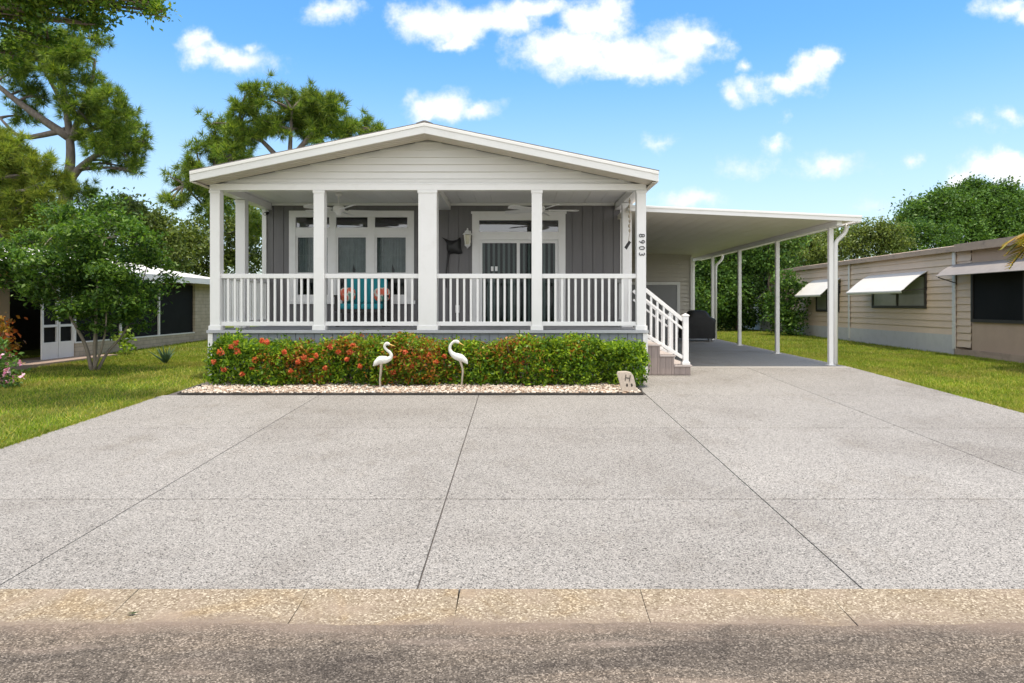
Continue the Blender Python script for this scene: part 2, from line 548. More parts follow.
M['lf_pine'] = leaf_mat('pine_needles', [(0.030, 0.065, 0.014), (0.085, 0.14, 0.02), (0.19, 0.235, 0.035)], 0.35)
M['lf_pine_y'] = leaf_mat('pine_needles_yellow', [(0.06, 0.10, 0.018), (0.12, 0.165, 0.025), (0.20, 0.22, 0.035)], 0.35)
M['lf_oak'] = leaf_mat('oak_leaves', [(0.030, 0.065, 0.016), (0.055, 0.11, 0.022), (0.09, 0.16, 0.03)], 0.25)
M['lf_over'] = leaf_mat('overhanging_leaves', [(0.025, 0.06, 0.01), (0.06, 0.11, 0.014), (0.13, 0.17, 0.02)], 0.45)
M['lf_myrtle'] = leaf_mat('myrtle_leaves', [(0.022, 0.055, 0.012), (0.05, 0.105, 0.018), (0.11, 0.18, 0.03)], 0.35)
M['lf_olive'] = leaf_mat('olive_leaves', [(0.045, 0.07, 0.02), (0.085, 0.12, 0.03), (0.14, 0.17, 0.045)], 0.3)
M['lf_shrub'] = leaf_mat('shrub_leaves', [(0.022, 0.055, 0.014), (0.05, 0.105, 0.02), (0.10, 0.17, 0.03)], 0.25)
M['lf_lime'] = leaf_mat('lime_leaves', [(0.07, 0.13, 0.015), (0.14, 0.22, 0.025), (0.22, 0.29, 0.04)], 0.4)
M['lf_hedge'] = leaf_mat('hedge_leaves', [(0.024, 0.062, 0.010), (0.08, 0.15, 0.014), (0.21, 0.29, 0.02)], 0.4, 0.4, 3.0)
M['lf_croton'] = leaf_mat('croton_leaves', [(0.27, 0.06, 0.02), (0.34, 0.13, 0.025), (0.24, 0.19, 0.025), (0.16, 0.05, 0.02)], 0.35, 0.45, 4.0, gain=1.1)
M['fl_red'] = leaf_mat('red_petals', [(0.42, 0.06, 0.035), (0.52, 0.12, 0.05), (0.56, 0.20, 0.08)], 0.3, 0.6, 5.0, gain=1)
M['fl_pink'] = leaf_mat('pink_petals', [(0.55, 0.06, 0.30), (0.70, 0.30, 0.52), (0.75, 0.55, 0.66)], 0.3, 0.6, 5.0, gain=1)
M['palm'] = leaf_mat('palm_leaves', [(0.24, 0.15, 0.03), (0.40, 0.23, 0.04), (0.17, 0.18, 0.03), (0.30, 0.26, 0.08)], 0.35, gain=1)
M['agave'] = leaf_mat('agave_leaves', [(0.05, 0.09, 0.05), (0.08, 0.13, 0.07)], 0.1)
def leaf_dry(m):
    nt = m.node_tree
    p = next(n for n in nt.nodes if n.type == 'BSDF_PRINCIPLED')
    src = p.inputs['Base Color'].links[0].from_socket
    f = ramp(nt, noise(nt, 1.1, 7, 0.68), [(0.48, (0, 0, 0)), (0.68, (0.7,) * 3)])
    nt.links.new(mixc(nt, f, src, (0.36, 0.27, 0.09)), p.inputs['Base Color'])


M['grass'] = leaf_mat('grass_blades', [(0.06, 0.105, 0.010), (0.115, 0.17, 0.015), (0.18, 0.23, 0.028), (0.30, 0.25, 0.07)], 0.35, 0.6, 1.2)


leaf_dry(M['grass'])


def pebble_mat():
    m, nt, out = new_mat('pebbles')
    p = nd(nt, 'ShaderNodeBsdfPrincipled')
    p.inputs['Roughness'].default_value = 0.8
    g = nd(nt, 'ShaderNodeNewGeometry')
    c = ramp(nt, g.outputs['Random Per Island'], [(0, (0.26, 0.17, 0.11)), (0.3, (0.38, 0.29, 0.22)), (0.65, (0.48, 0.42, 0.35)), (1, (0.64, 0.60, 0.54))])
    nt.links.new(c, p.inputs['Base Color'])
    nt.links.new(p.outputs[0], out.inputs[0])
    return m


M['pebble'] = pebble_mat()

# ---------------------------------------------------------------- ground, road, driveway


def sheet(name, m, x0, x1, ys, dz=0.0, nx=1, zf=gz):
    mb = MB()
    xs = [x0 + (x1 - x0) * i / nx for i in range(nx + 1)]
    vs = [(x, y, zf(y) + dz) for y in ys for x in xs]
    fs = []
    for j in range(len(ys) - 1):
        for i in range(nx):
            a = j * (nx + 1) + i
            fs.append((a, a + 1, a + nx + 2, a + nx + 1))
    mb.add(vs, fs)
    o = mb.build(name, m)
    return tag(o, kind='structure')


def g_ground(Y):
    if Y < 3.3: return -0.08
    return gz(Y) - (0.02 if Y > 3.65 else 0.05)


sheet('ground', M['lawn'], -420, 420, [-60, 3.2, 3.3, 3.64, 3.66, 12.5, 25, 60, 450], 0, 1, g_ground)
rd = MB()
ex_ = [-60, -30, -15] + [-9 + i * .045 for i in range(401)] + [15, 30, 60]
ey_ = []
for i, x in enumerate(ex_):
    ey_.append(3.235 + .012 * math.sin(x * 3.1) + .008 * math.sin(x * 11.3 + 1) + random.uniform(-.007, .007))
nx_ = len(ex_)
rd.add([(x, -9, -.05) for x in ex_] + [(x, 2.9, -.020) for x in ex_] + [(x, y, -.013) for x, y in zip(ex_, ey_)] + [(x, y + .004, -.04) for x, y in zip(ex_, ey_)],
       [(r * nx_ + i, r * nx_ + i + 1, (r + 1) * nx_ + i + 1, (r + 1) * nx_ + i) for r in range(3) for i in range(nx_ - 1)])
tag(rd.build('road', M['asphalt']), kind='structure')

# tan gutter curb along the road: sections with joints between them
gb = MB()
jx = [-60, -22, -12, -6.9, -5.2, -3.4, -1.93, -1.06, -0.29, 0.63, 1.58, 2.6, 4.4, 6.4, 12, 22, 60]
for a, b in zip(jx[:-1], jx[1:]):
    a, b = a + 0.002, b - 0.0015
    sk = random.uniform(-0.03, 0.03)
    prof = [(3.10, -0.10), (3.11, -0.026), (3.20, -0.019), (3.30, -0.016), (3.42, -0.011), (3.55, 0.004), (3.588, 0.006), (3.592, -0.1)]
    n = len(prof)
    vs = [(a + sk * (y - 3.4), y, z) for y, z in prof] + [(b + sk * (y - 3.4), y, z) for y, z in prof]
    gb.add(vs, [(i, i + 1, n + i + 1, n + i) for i in range(n - 1)] + [tuple(range(n)), tuple(range(2 * n - 1, n - 1, -1))])
tag(gb.build('curb', M['gutter']), kind='structure')
sheet('curb_bed', M['joint'], -60, 60, [3.12, 3.61], 0, 1, lambda y: -0.055)

# driveway slabs: real gaps over a dark base
XE = [-4.85, -2.69, -0.508, 1.784, 4.12, 6.02]
YE = [3.60, 5.07, 7.47, 9.56]


def slab(mb, x0, x1, y0, y1, t=0.012):
    mb.hexa([(x0, y0, gz(y0) - 0.06), (x1, y0, gz(y0) - 0.06), (x1, y1, gz(y1) - 0.06), (x0, y1, gz(y1) - 0.06),
             (x0, y0, gz(y0)), (x1, y0, gz(y0)), (x1, y1, gz(y1)), (x0, y1, gz(y1))])


db = MB()
for i in range(5):
    for j in range(3):
        x0, x1, y0, y1 = XE[i], XE[i + 1], YE[j], YE[j + 1]
        gx, gy = 0.0042, 0.007
        slab(db, x0 + (gx if i else 0), x1 - (gx if i < 4 else 0), y0 + (gy if j else 0), y1 - gy)
for x0, x1 in ((1.784, 4.12), (4.12, 6.02)):
    slab(db, x0 + 0.0042, x1 - (0.004 if x1 < 6 else 0), YE[3] + 0.002, 12.5)
tag(db.build('driveway', M['drive'], bevel=0.003), kind='structure')
sheet('driveway_base', M['joint'], -4.8, 5.98, [3.61, 9.56, 12.5], -0.012, 1)
cb_ = MB()
for x0, x1 in ((1.9, 4.05), (4.055, 6.02)):
    for y0, y1 in ((12.504, 16.0), (16.005, 19.5), (19.505, 23.5)):
        slab(cb_, x0, x1, y0, y1)
tag(cb_.build('carport_floor', M['carslab']), kind='structure')
sheet('bed_soil', M['soil'], -4.62, 1.74, [9.62, 11.5], 0.012)

# ---------------------------------------------------------------- the house
HC = -1.433           # centre line of the house
XL, XR = -4.985, 2.12
YF, YB, YR = 11.38, 13.8, 27.0     # porch front, porch back wall, rear of house
FLOOR, CEIL = 1.05, 3.47
house = thing('mobile_home', 'white gabled home with grey walls and railed front porch, between driveway bed and carport', 'house', (HC, YF, gz(11)))


def zroof(x):      # top of roof at x
    return 4.31 - 0.2065 * abs(x - HC)


# roof: two slabs with shingles, fascia, soffit
RY0, RY1 = 10.92, 27.3
RX0, RX1 = HC - 3.66, HC + 3.66
rb = MB()
for s in (-1, 1):
    xe = HC + s * 3.66
    p = []
    for y in (RY0 + 0.006, RY1):
        p += [(HC, y, zroof(HC)), (xe + s * 0.012, y, zroof(xe) - 0.002), (xe + s * 0.012, y, zroof(xe) + 0.011), (HC, y, zroof(HC) + 0.013)]
    rb.add(p, [(0, 1, 2, 3), (7, 6, 5, 4), (0, 4, 5, 1), (1, 5, 6, 2), (2, 6, 7, 3)])
roof = rb.build('roof', M['shingle'], house)
fb = MB()
for s in (-1, 1):
    xe = HC + s * 3.66
    # front board, slightly stepped
    for y0, y1, top, th in ((RY0, RY0 + 0.03, 0.0, 0.165), (RY0 - 0.012, RY0 - 0.002, -0.004, 0.05)):
        t0, t1 = zroof(HC) - 0.002 + top, zroof(xe) - 0.004 + top
        fb.hexa([(HC, y0, t0 - th), (xe, y0, t1 - th), (xe, y1, t1 - th), (HC, y1, t0 - th),
                 (HC, y0, t0), (xe, y0, t1), (xe, y1, t1), (HC, y1, t0)])
    # eave board along the side
    t1 = zroof(xe) - 0.004
    fb.box((xe - s * 0.03, RY0 + 0.032, t1 - 0.17), (xe, RY1, t1 - 0.002))
fb.build('fascia', M['white_trim'], roof, bevel=0.004)
sb = MB()
npan = 46
for s in (-1, 1):          # ribbed soffit under the front overhang, ribs run along the slope
    x_in, x_out = HC, HC + s * 3.62
    for k in range(4):
        y0 = RY0 + 0.034 + k * 0.108
        y1 = y0 + 0.092
        a, b = zroof(x_in) - 0.150, zroof(x_out) - 0.150
        sb.hexa([(x_in, y0, a - .012), (x_out, y0, b - .012), (x_out, y1, b - .012), (x_in, y1, a - .012),
                 (x_in, y0, a), (x_out, y0, b), (x_out, y1, b), (x_in, y1, a)])
    sb.box((HC + s * 3.57, RY0 + .04, 3.37), (HC + s * 3.628, RY1, 3.385))
sb.build('soffit', M['soffit'], roof)
rc = MB()
rc.hexa([(HC - .13, RY0 + .01, 4.305), (HC + .13, RY0 + .01, 4.305), (HC + .13, RY1, 4.305), (HC - .13, RY1, 4.305),
         (HC - .02, RY0 + .01, 4.345), (HC + .02, RY0 + .01, 4.345), (HC + .02, RY1, 4.345), (HC - .02, RY1, 4.345)])
rc.build('ridge_cap', M['shingle'], roof)

# gable lap siding
gb = MB()
z = 3.40
YG = YF + 0.055
while z < 4.16:
    z1 = min(z + 0.118, 4.165)
    def hw(zz): return max(0.02, (4.31 - 0.158 - zz) / 0.2065)
    w0, w1 = min(3.55, hw(z)), min(3.55, hw(z1))
    gb.add([(HC - w0, YG - .03, z), (HC + w0, YG - .03, z), (HC + w1, YG, z1), (HC - w1, YG, z1),
            (HC - w0, YG + .01, z), (HC + w0, YG + .01, z)], [(0, 1, 2, 3), (4, 5, 1, 0)])
    z = z1
gb.build('gable', M['gable'], house)
# beams round the porch
bb = MB()
bb.box((XL, YF, 3.33), (XR, YF + 0.17, 3.425))
bb.box((XL, YF - 0.006, 3.415), (XR, YF + 0.02, 3.432))
bb.box((XL, YF + .172, 3.335), (XL + .17, YB - .004, 3.465))
bb.box((XR - .17, YF + .172, 3.335), (XR, YB - .004, 3.465))
bb.box((HC - .15, YF + .172, 3.335), (HC + .15, YB - .004, 3.465))
bb.build('porch_beam', M['white'], house, bevel=0.005)
cb = MB()
k = 0
x = XL + .02
while x < XR - .02:
    x1 = min(x + 0.3, XR - .02)
    cb.box((x, YF + .03, CEIL), (x1 - .006, YB - .001, CEIL + .02))
    x = x1
cb.box((XL + .02, YF + .03, CEIL + .021), (XR - .02, YR, CEIL + .04))
cb.build('porch_ceiling', M['ceiling'], house)
# crown trim at ceiling / wall
for xa, xb in ((XL + .18, HC - .152), (HC + .152, XR - .18)):
    MB().box((xa, YB - .03, CEIL - .05), (xb, YB - .003, CEIL - .002)).build('ceiling_trim', M['white_trim'], house)
# floor
fl = MB()
y = YF - .02
while y < YB - .01:
    fl.box((XL - .01, y, FLOOR - .03), (XR + .01, min(y + .134, YB), FLOOR))
    y += .14
fl.build('porch_floor', M['deck'], house)
de = MB()
de.box((XL - .03, YF - .045, FLOOR - .045), (XR + .03, YF - .022, FLOOR + .004))
de.build('floor_edge', M['deck_edge'], house, bevel=0.004)
# skirt below porch
sk = MB()
x = XL + .05
while x < XR - .05:
    sk.box((x + .005, YF + .012, .2), (min(x + .15, XR - .05) - .005, YF + .03, FLOOR - .03))
    x += .15
sk.box((XL + .02, YF + .031, .2), (XR - .02, YF + .05, FLOOR - .032))
sk.box((XL + .012, YF + .05, .2), (XL + .03, YR, FLOOR - .032))
sk.box((XR - .03, YF + .05, .2), (XR - .012, YR, FLOOR - .032))
sk.build('skirt', M['skirt'], house)
for xa, xb in ((XL - .02, XL + .055), (XR - .055, XR + .02)):
    MB().box((xa, YF - .012, .22), (xb, YF + .03, FLOOR - .047)).build('corner_trim', M['white'], house)

# back wall of the porch: boards cut round the openings
OPEN = [(-4.44, -2.04, 1.53, 3.29), (-0.84, 0.95, FLOOR, 3.25)]
wb, wback = MB(), MB()


def cut(mb, x0, x1, z0, z1, y0, y1):
    segs = [(x0, x1, z0, z1)]
    for ox0, ox1, oz0, oz1 in OPEN:
        nxt = []
        for a, b, c, d in segs:
            if b <= ox0 or a >= ox1:
                nxt.append((a, b, c, d)); continue
            if a < ox0: nxt.append((a, ox0, c, d))
            if b > ox1: nxt.append((ox1, b, c, d))
            aa, b2 = max(a, ox0), min(b, ox1)
            if c < oz0: nxt.append((aa, b2, c, oz0))
            if d > oz1: nxt.append((aa, b2, oz1, d))
        segs = nxt
    for a, b, c, d in segs:
        if b - a > 1e-3 and d - c > 1e-3: mb.box((a, y0, c), (b, y1, d))


x = XL
while x < XR - .001:
    x1 = min(x + .203, XR)
    cut(wb, x + .007, x1 - .007, FLOOR, CEIL, YB, YB + .03)
    x = x1
cut(wback, XL, XR, FLOOR, CEIL, YB + .016, YB + .06)
wall = wb.build('wall', M['slate'], house)
wback.build('wall_backing', M['slate'], wall)
sw = MB()
sw.box((XL, YB + .061, .9), (XL + .1, YR, CEIL))
sw.box((XR - .1, YB + .061, .9), (XR, YR, CEIL))
sw.box((XL + .101, YR - .1, .9), (XR - .101, YR, CEIL))
sw.box((XL + .101, YB + .061, .9), (XR - .101, YR - .101, FLOOR))
sw.box((XL + .101, 17.0, FLOOR), (XR - .101, 17.1, CEIL))
sw.build('side_wall', M['slate'], house)
for xa, xb in ((XL - .012, XL + .07), (XR - .07, XR + .012)):
    MB().box((xa, YB - .03, FLOOR), (xb, YB - .002, 3.334)).build('corner_board', M['white'], house)

# triple window
win = MB()
X0, X1, Z0, Z1 = -4.47, -2.01, 1.50, 3.32


def frame(mb, x0, x1, z0, z1, w, y0, y1):
    mb.box((x0, y0, z0), (x1, y1, z0 + w)); mb.box((x0, y0, z1 - w), (x1, y1, z1))
    mb.box((x0, y0, z0 + w), (x0 + w, y1, z1 - w)); mb.box((x1 - w, y0, z0 + w), (x1, y1, z1 - w))


frame(win, X0, X1, Z0, Z1, .13, YB - .022, YB + .06)
win.box((X0 - .03, YB - .05, Z0 - .02), (X1 + .03, YB - .023, Z0 + .05))
cols = [(-4.34, -3.70), (-3.56, -2.94), (-2.80, -2.14)]
cols = [(X0 + .13, -3.68), (-3.545, -2.925), (-2.78, X1 - .13)]
for a, b in zip(cols[:-1], cols[1:]):
    win.box((a[1], YB - .018, Z0 + .13), (b[0], YB + .06, Z1 - .13))
for a, b in cols:
    win.box((a, YB - .015, 2.83), (b, YB + .06, 2.99))     # between transom and sash
window = win.build('window', M['white'], house, bevel=0.004)
sash = MB()
for a, b in cols:
    frame(sash, a + .001, b - .001, Z0 + .131, 2.829, .035, YB + .004, YB + .04)
    sash.box((a + .036, YB, 2.05), (b - .036, YB + .045, 2.10))
sash.build('sash', M['white'], window)
for a, b in cols:
    MB().box((a + .03, YB + .02, Z0 + .16), (b - .03, YB + .024, 2.81)).build('pane', M['glass'], window)
    MB().box((a, YB + .02, 2.988), (b, YB + .024, 3.195)).build('pane', M['transom_glass'], window)
    mun = MB()
    mun.box((a + .036, YB + .026, 2.44), (b - .036, YB + .034, 2.452))
    mun.box(((a + b) / 2 - .006, YB + .026, 2.1), ((a + b) / 2 + .006, YB + .034, 2.80))
    mun.build('muntin', M['white'], window)
    cu = MB()
    n = 60
    pts = []
    for i in range(n + 1):
        xx = a + .02 + (b - a - .04) * i / n
        pts.append((xx, YB + .13 + .022 * math.sin(i * 1.05 + a) + .01 * math.sin(i * 2.3)))
    for i in range(n):
        (xa, ya), (xb, yb2) = pts[i], pts[i + 1]
        mid = abs((xa - (a + b) / 2) / (b - a)) 
        zb = 2.08 if mid > .06 else 2.28 - 2.2 * mid
        cu.quad((xa, ya, zb), (xb, yb2, zb), (xb, yb2, 2.80), (xa, ya, 2.80))
    cu.build('curtain', M['curtain'], window, smooth=True)

# sliding door
DX0, DX1 = -.865, .975
dr = MB()
dz1 = 3.285
dr.box((DX0, YB - .022, FLOOR), (DX0 + .14, YB + .06, dz1))
dr.box((DX1 - .14, YB - .022, FLOOR), (DX1, YB + .06, dz1))
dr.box((DX0 + .14, YB - .022, 3.13), (DX1 - .14, YB + .06, dz1))
dr.box((DX0 + .14, YB - .02, 2.745), (DX1 - .14, YB + .06, 2.905))
dr.box((DX0 - .02, YB - .035, dz1 - .03), (DX1 + .02, YB - .023, dz1 + .02))
door = dr.build('sliding_door', M['white'], house, bevel=0.004)
MB().box((DX0 + .14, YB + .02, 2.903), (DX1 - .14, YB + .024, 3.132)).build('transom', M['transom_glass'], door)
sf = MB()
xm = (DX0 + DX1) / 2 - .03
frame(sf, DX0 + .141, xm + .05, FLOOR + .02, 2.743, .06, YB - .004, YB + .022)
frame(sf, xm - .01, DX1 - .141, FLOOR + .02, 2.743, .06, YB + .026, YB + .05)
sf.build('door_frame', M['white'], door)
MB().box((DX0 + .2, YB + .008, FLOOR + .07), (xm - .005, YB + .012, 2.69)).build('pane', M['glass'], door)
MB().box((xm + .045, YB + .036, FLOOR + .07), (DX1 - .2, YB + .04, 2.69)).build('pane', M['glass'], door)
bl = MB()
x = DX0 + .2
while x < DX1 - .2:
    bl.hexa([(x, YB + .10, 1.1), (x + .048, YB + .125, 1.1), (x + .049, YB + .127, 1.1), (x + .002, YB + .101, 1.1),
             (x, YB + .10, 2.74), (x + .048, YB + .125, 2.74), (x + .049, YB + .127, 2.74), (x + .002, YB + .101, 2.74)])
    x += .10
bl.build('vertical_blinds', M['blind'], door)
hd = MB()
hp = at(492.5, 268.5, YB)
hd.box((hp.x - .03, YB - .014, hp.z - .05), (hp.x + .02, YB - .006, hp.z + .04))
hd.build('door_card', M['white'], door)
MB().box((hp.x + .05, YB - .014, hp.z - .05), (hp.x + .10, YB - .006, hp.z + .04)).build('door_card', M['white'], door)

# columns
col_specs = [(XL + .005, XL + .165, YF + .005), (-3.295, -3.12, YF + .005), (-1.59, -1.29, YF + .002), (.255, .425, YF + .005), (XR - .155, XR - .003, YF + .005)]
columns = []


def column(x0, x1, y0, d=None, z1=3.331):
    d = d or (x1 - x0)
    mb = MB()
    mb.box((x0, y0, FLOOR), (x1, y0 + d, z1))
    # slim base and cap mouldings
    mb.box((x0 - .018, y0 - .018, FLOOR + .003), (x1 + .018, y0 - .001, FLOOR + .075))
    mb.box((x0 - .018, y0, FLOOR + .003), (x0 - .001, y0 + d + .018, FLOOR + .075))
    mb.box((x1 + .001, y0, FLOOR + .003), (x1 + .018, y0 + d + .018, FLOOR + .075))
    mb.box((x0 - .012, y0 - .012, z1 - .05), (x1 + .012, y0 - .001, z1 - .003))
    c = mb.build('column', M['white'], house, bevel=0.006)
    columns.append(c)
    return c


for a in col_specs: column(*a)
column(XL + .005, XL + .175, 12.42)
column(XR - .175, XR - .005, 12.78)


def text_mesh(name, txt, size, m, parent, loc, rot, depth=0.004):
    cu = bpy.data.curves.new(name, 'FONT')
    cu.body = txt
    cu.size = size
    cu.extrude = depth
    cu.align_x, cu.align_y = 'CENTER', 'CENTER'
    tmp = bpy.data.objects.new('tmp', cu)
    COL.objects.link(tmp)
    dg = bpy.context.evaluated_depsgraph_get()
    dg.update()
    me = bpy.data.meshes.new_from_object(tmp.evaluated_get(dg))
    bpy.data.objects.remove(tmp)
    R = Matrix.Translation(Vector(loc) - (WLOC[parent.name] if parent else Vector())) @ rot
    me.transform(R)
    me.materials.clear()
    me.materials.append(m)
    return link(name, me, parent)


ROT_FRONT = Matrix.Rotation(math.radians(90), 4, 'X')          # faces the street
ROT_SIDE = ROT_FRONT @ Matrix.Rotation(math.radians(-90), 4, 'Z')
cx = (col_specs[4][0] + col_specs[4][1]) / 2
for i, ch in enumerate('8903'):
    text_mesh('house_number', ch, .135, M['numeral'], columns[4], (cx, YF - .001, at(0, 235.6 + i * 6.2, 11.38).z), ROT_SIDE, .005)

# railings
BAL = MB().box((-.017, -.017, 0), (.017, .017, .73)).mesh('baluster', M['white'])


def railing(p0, p1, z0=FLOOR, parent=house):
    """p0,p1: (x,y) ends"""
    a, b = Vector((p0[0], p0[1], 0)), Vector((p1[0], p1[1], 0))
    L = (b - a).length
    up = lambda zc: (a + Vector((0, 0, z0 + zc)), b + Vector((0, 0, z0 + zc)))
    r = MB().bar(*up(.885), .07, .075).build('railing', M['white'], parent, bevel=0.006)
    MB().bar(*up(.105), .055, .07).build('bottom_rail', M['white'], r, bevel=0.006)
    n = max(2, round(L / .1085))
    for i in range(1, n):
        q = a.lerp(b, i / n)
        o = link('baluster', BAL, r)
        o.location = Vector((q.x, q.y, z0 + .13)) - WLOC[r.name]
    return r


for (a, b) in zip(col_specs[:-1], col_specs[1:]):
    railing((a[1], YF + .09), (b[0], YF + .09))
railing((XL + .09, YF + .18), (XL + .09, 12.42))
railing((XL + .09, 12.59), (XL + .09, YB - .03))
railing((XR - .09, 12.95), (XR - .09, YB - .03))

# ---------------------------------------------------------------- steps
SY0, SY1 = 11.50, 12.75
g0 = gz(12.0) - .01
steps = thing('porch_steps', 'brown boarded steps with white handrails, leading from porch side down to driveway', 'steps', (2.5, 12.1, g0))
levels = [(XR + .012, 2.365, .815), (2.365, 2.60, .640), (2.60, 2.87, .475)]
sd, trd = MB(), MB()
for i, (x0, x1, zt) in enumerate(levels):
    x = x0
    while x < x1 - .01:                          # vertical boards on the side facing the street
        xb = min(x + .095, x1)
        sd.box((x + .002, SY0, g0), (xb - .002, SY0 + .02, zt - .03))
        x = xb
    sd.box((x0 + .001, SY0 + .021, g0), (x1 - .001, SY1, zt - .031))
    trd.box((x0 - .001, SY0 - .02, zt - .029), (x1 + .022, SY1 + .02, zt))
sd.build('step_riser', M['step'], steps)
trd.build('step_tread', M['tread'], steps, bevel=0.004)


def newel(x, y, z0, h):
    mb = MB()
    mb.box((x - .045, y - .045, z0), (x + .045, y + .045, z0 + h))
    mb.box((x - .065, y - .065, z0 + .001), (x + .065, y + .065, z0 + .05))
    mb.box((x - .056, y - .056, z0 + h + .001), (x + .056, y + .056, z0 + h + .022))
    mb.add([(x - .05, y - .05, z0 + h + .023), (x + .05, y - .05, z0 + h + .023), (x + .05, y + .05, z0 + h + .023), (x - .05, y + .05, z0 + h + .023), (x, y, z0 + h + .05)],
           [(0, 1, 4), (1, 2, 4), (2, 3, 4), (3, 0, 4), (3, 2, 1, 0)])
    return mb.build('newel_post', M['white'], steps, bevel=0.005)


for yy in (SY0 + .05, SY1 - .06):
    newel(2.795, yy, .476, .80)
    mb = MB()
    xa, xb = XR + .005, 2.75
    zt0, zt1 = 1.72, 1.215
    r = MB().bar((xa, yy, zt0), (xb, yy, zt1), .05, .06).build('handrail', M['white'], steps, bevel=0.005)
    MB().bar((xa, yy, zt0 - .74), (xb, yy, zt1 - .62), .045, .055).build('bottom_rail', M['white'], r, bevel=0.005)
    MB().bar((xa, yy, zt0 - .16), (xb, yy, zt1 - .145), .04, .035).build('middle_rail', M['white'], r, bevel=0.005)
    for i in range(1, 6):
        t = i / 6
        x = xa + (xb - xa) * t
        zt = zt0 + (zt1 - zt0) * t
        zb = zt0 - .74 + (zt1 - .62 - zt0 + .74) * t
        MB().box((x - .016, yy - .016, zb + .02), (x + .016, yy + .016, zt - .02)).build('baluster', M['white'], r)

# ---------------------------------------------------------------- carport
CX, CY0, CY1 = 5.80, 12.45, 23.2
cp = thing('carport', 'white flat carport roof on slim posts, attached to right side of the house', 'carport', (CX, 12.9, gz(12.9)))
rf = MB()
xl, xr = 2.0, 6.15
zl, zr = 3.235, 3.045
x = xl
npn = 14
for i in range(npn):
    xa, xb = xl + (xr - .08 - xl) * i / npn, xl + (xr - .08 - xl) * (i + 1) / npn
    za, zb = zl + (zr - zl) * (xa - xl) / (xr - xl), zl + (zr - zl) * (xb - xl) / (xr - xl)
    e = .003
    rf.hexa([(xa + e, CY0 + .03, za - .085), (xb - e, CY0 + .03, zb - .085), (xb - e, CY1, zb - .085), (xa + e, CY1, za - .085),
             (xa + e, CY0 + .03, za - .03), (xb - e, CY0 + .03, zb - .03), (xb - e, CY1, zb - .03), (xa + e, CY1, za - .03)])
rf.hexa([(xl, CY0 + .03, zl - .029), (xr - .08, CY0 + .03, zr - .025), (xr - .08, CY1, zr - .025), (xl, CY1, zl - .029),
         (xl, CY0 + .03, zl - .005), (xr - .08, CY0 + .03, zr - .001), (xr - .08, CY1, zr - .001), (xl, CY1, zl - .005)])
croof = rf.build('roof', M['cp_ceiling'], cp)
ff = MB()
ff.hexa([(xl, CY0, zl - .10), (xr, CY0, zr - .10), (xr, CY0 + .028, zr - .10), (xl, CY0 + .028, zl - .10),
         (xl, CY0, zl), (xr, CY0, zr), (xr, CY0 + .028, zr), (xl, CY0 + .028, zl)])
ff.hexa([(xl, CY0 - .014, zl - .03), (xr + .005, CY0 - .014, zr - .03), (xr + .005, CY0 - .002, zr - .03), (xl, CY0 - .002, zl - .03),
         (xl, CY0 - .014, zl + .008), (xr + .005, CY0 - .014, zr + .008), (xr + .005, CY0 - .002, zr + .008), (xl, CY0 - .002, zl + .008)])
ff.build('fascia', M['white'], croof, bevel=0.004)
gt = MB()
gt.box((xr - .078, CY0 + .03, zr - .115), (xr, CY1, zr - .105))
gt.box((xr - .012, CY0 + .03, zr - .104), (xr, CY1, zr + .002))
gt.build('gutter', M['white'], croof, bevel=0.003)
MB().box((CX - .045, CY0 + .10, 2.885), (CX + .045, CY1, 2.975)).build('beam', M['white'], cp, bevel=0.004)


def arc_pts(pts, r=.05, n=5):
    """rounds the corners of a polyline"""
    pts = [Vector(p) for p in pts]
    out = [pts[0]]
    for i in range(1, len(pts) - 1):
        a, b, c = pts[i - 1], pts[i], pts[i + 1]
        p0 = b + (a - b).normalized() * r
        p1 = b + (c - b).normalized() * r
        for k in range(n + 1):
            t = k / n
            out.append(p0 * (1 - t) ** 2 + b * 2 * t * (1 - t) + p1 * t * t)
    out.append(pts[-1])
    return out


for i, Y in enumerate((12.91, 15.54, 18.16, 20.65, 22.9)):
    pm = MB()
    pm.box((CX - .04, Y - .04, gz(Y) - .02), (CX + .04, Y + .04, 2.884))
    pm.box((CX - .07, Y - .07, gz(Y) + .001), (CX + .07, Y + .07, gz(Y) + .012))
    post = pm.build('post', M['white'], cp, bevel=0.004)
    if i in (0, 3):
        dm = MB()
        dm.tube(arc_pts([(CX + .085, Y - .02, gz(Y) + .03), (CX + .085, Y - .02, 2.62), (CX + .27, Y - .02, 2.80), (CX + .30, Y - .02, 2.945)], .07), .038, 10)
        dm.build('downspout', M['white'], post, smooth=True)

# storage shed closing the carport


def lap(mb, p, d, nrm, L, z0, z1, course=.12, lip=.014):
    p, d, nrm = Vector(p), Vector(d).normalized(), Vector(nrm).normalized()
    z = z0
    while z < z1 - .001:
        zt = min(z + course, z1)
        a = Vector((p.x, p.y, z)); b = a + d * L
        at_, bt = Vector((p.x, p.y, zt)), Vector((p.x, p.y, zt)) + d * L
        mb.add([a + nrm * lip, b + nrm * lip, bt + nrm * .001, at_ + nrm * .001, a, b], [(0, 1, 2, 3), (4, 5, 1, 0)])
        z = zt


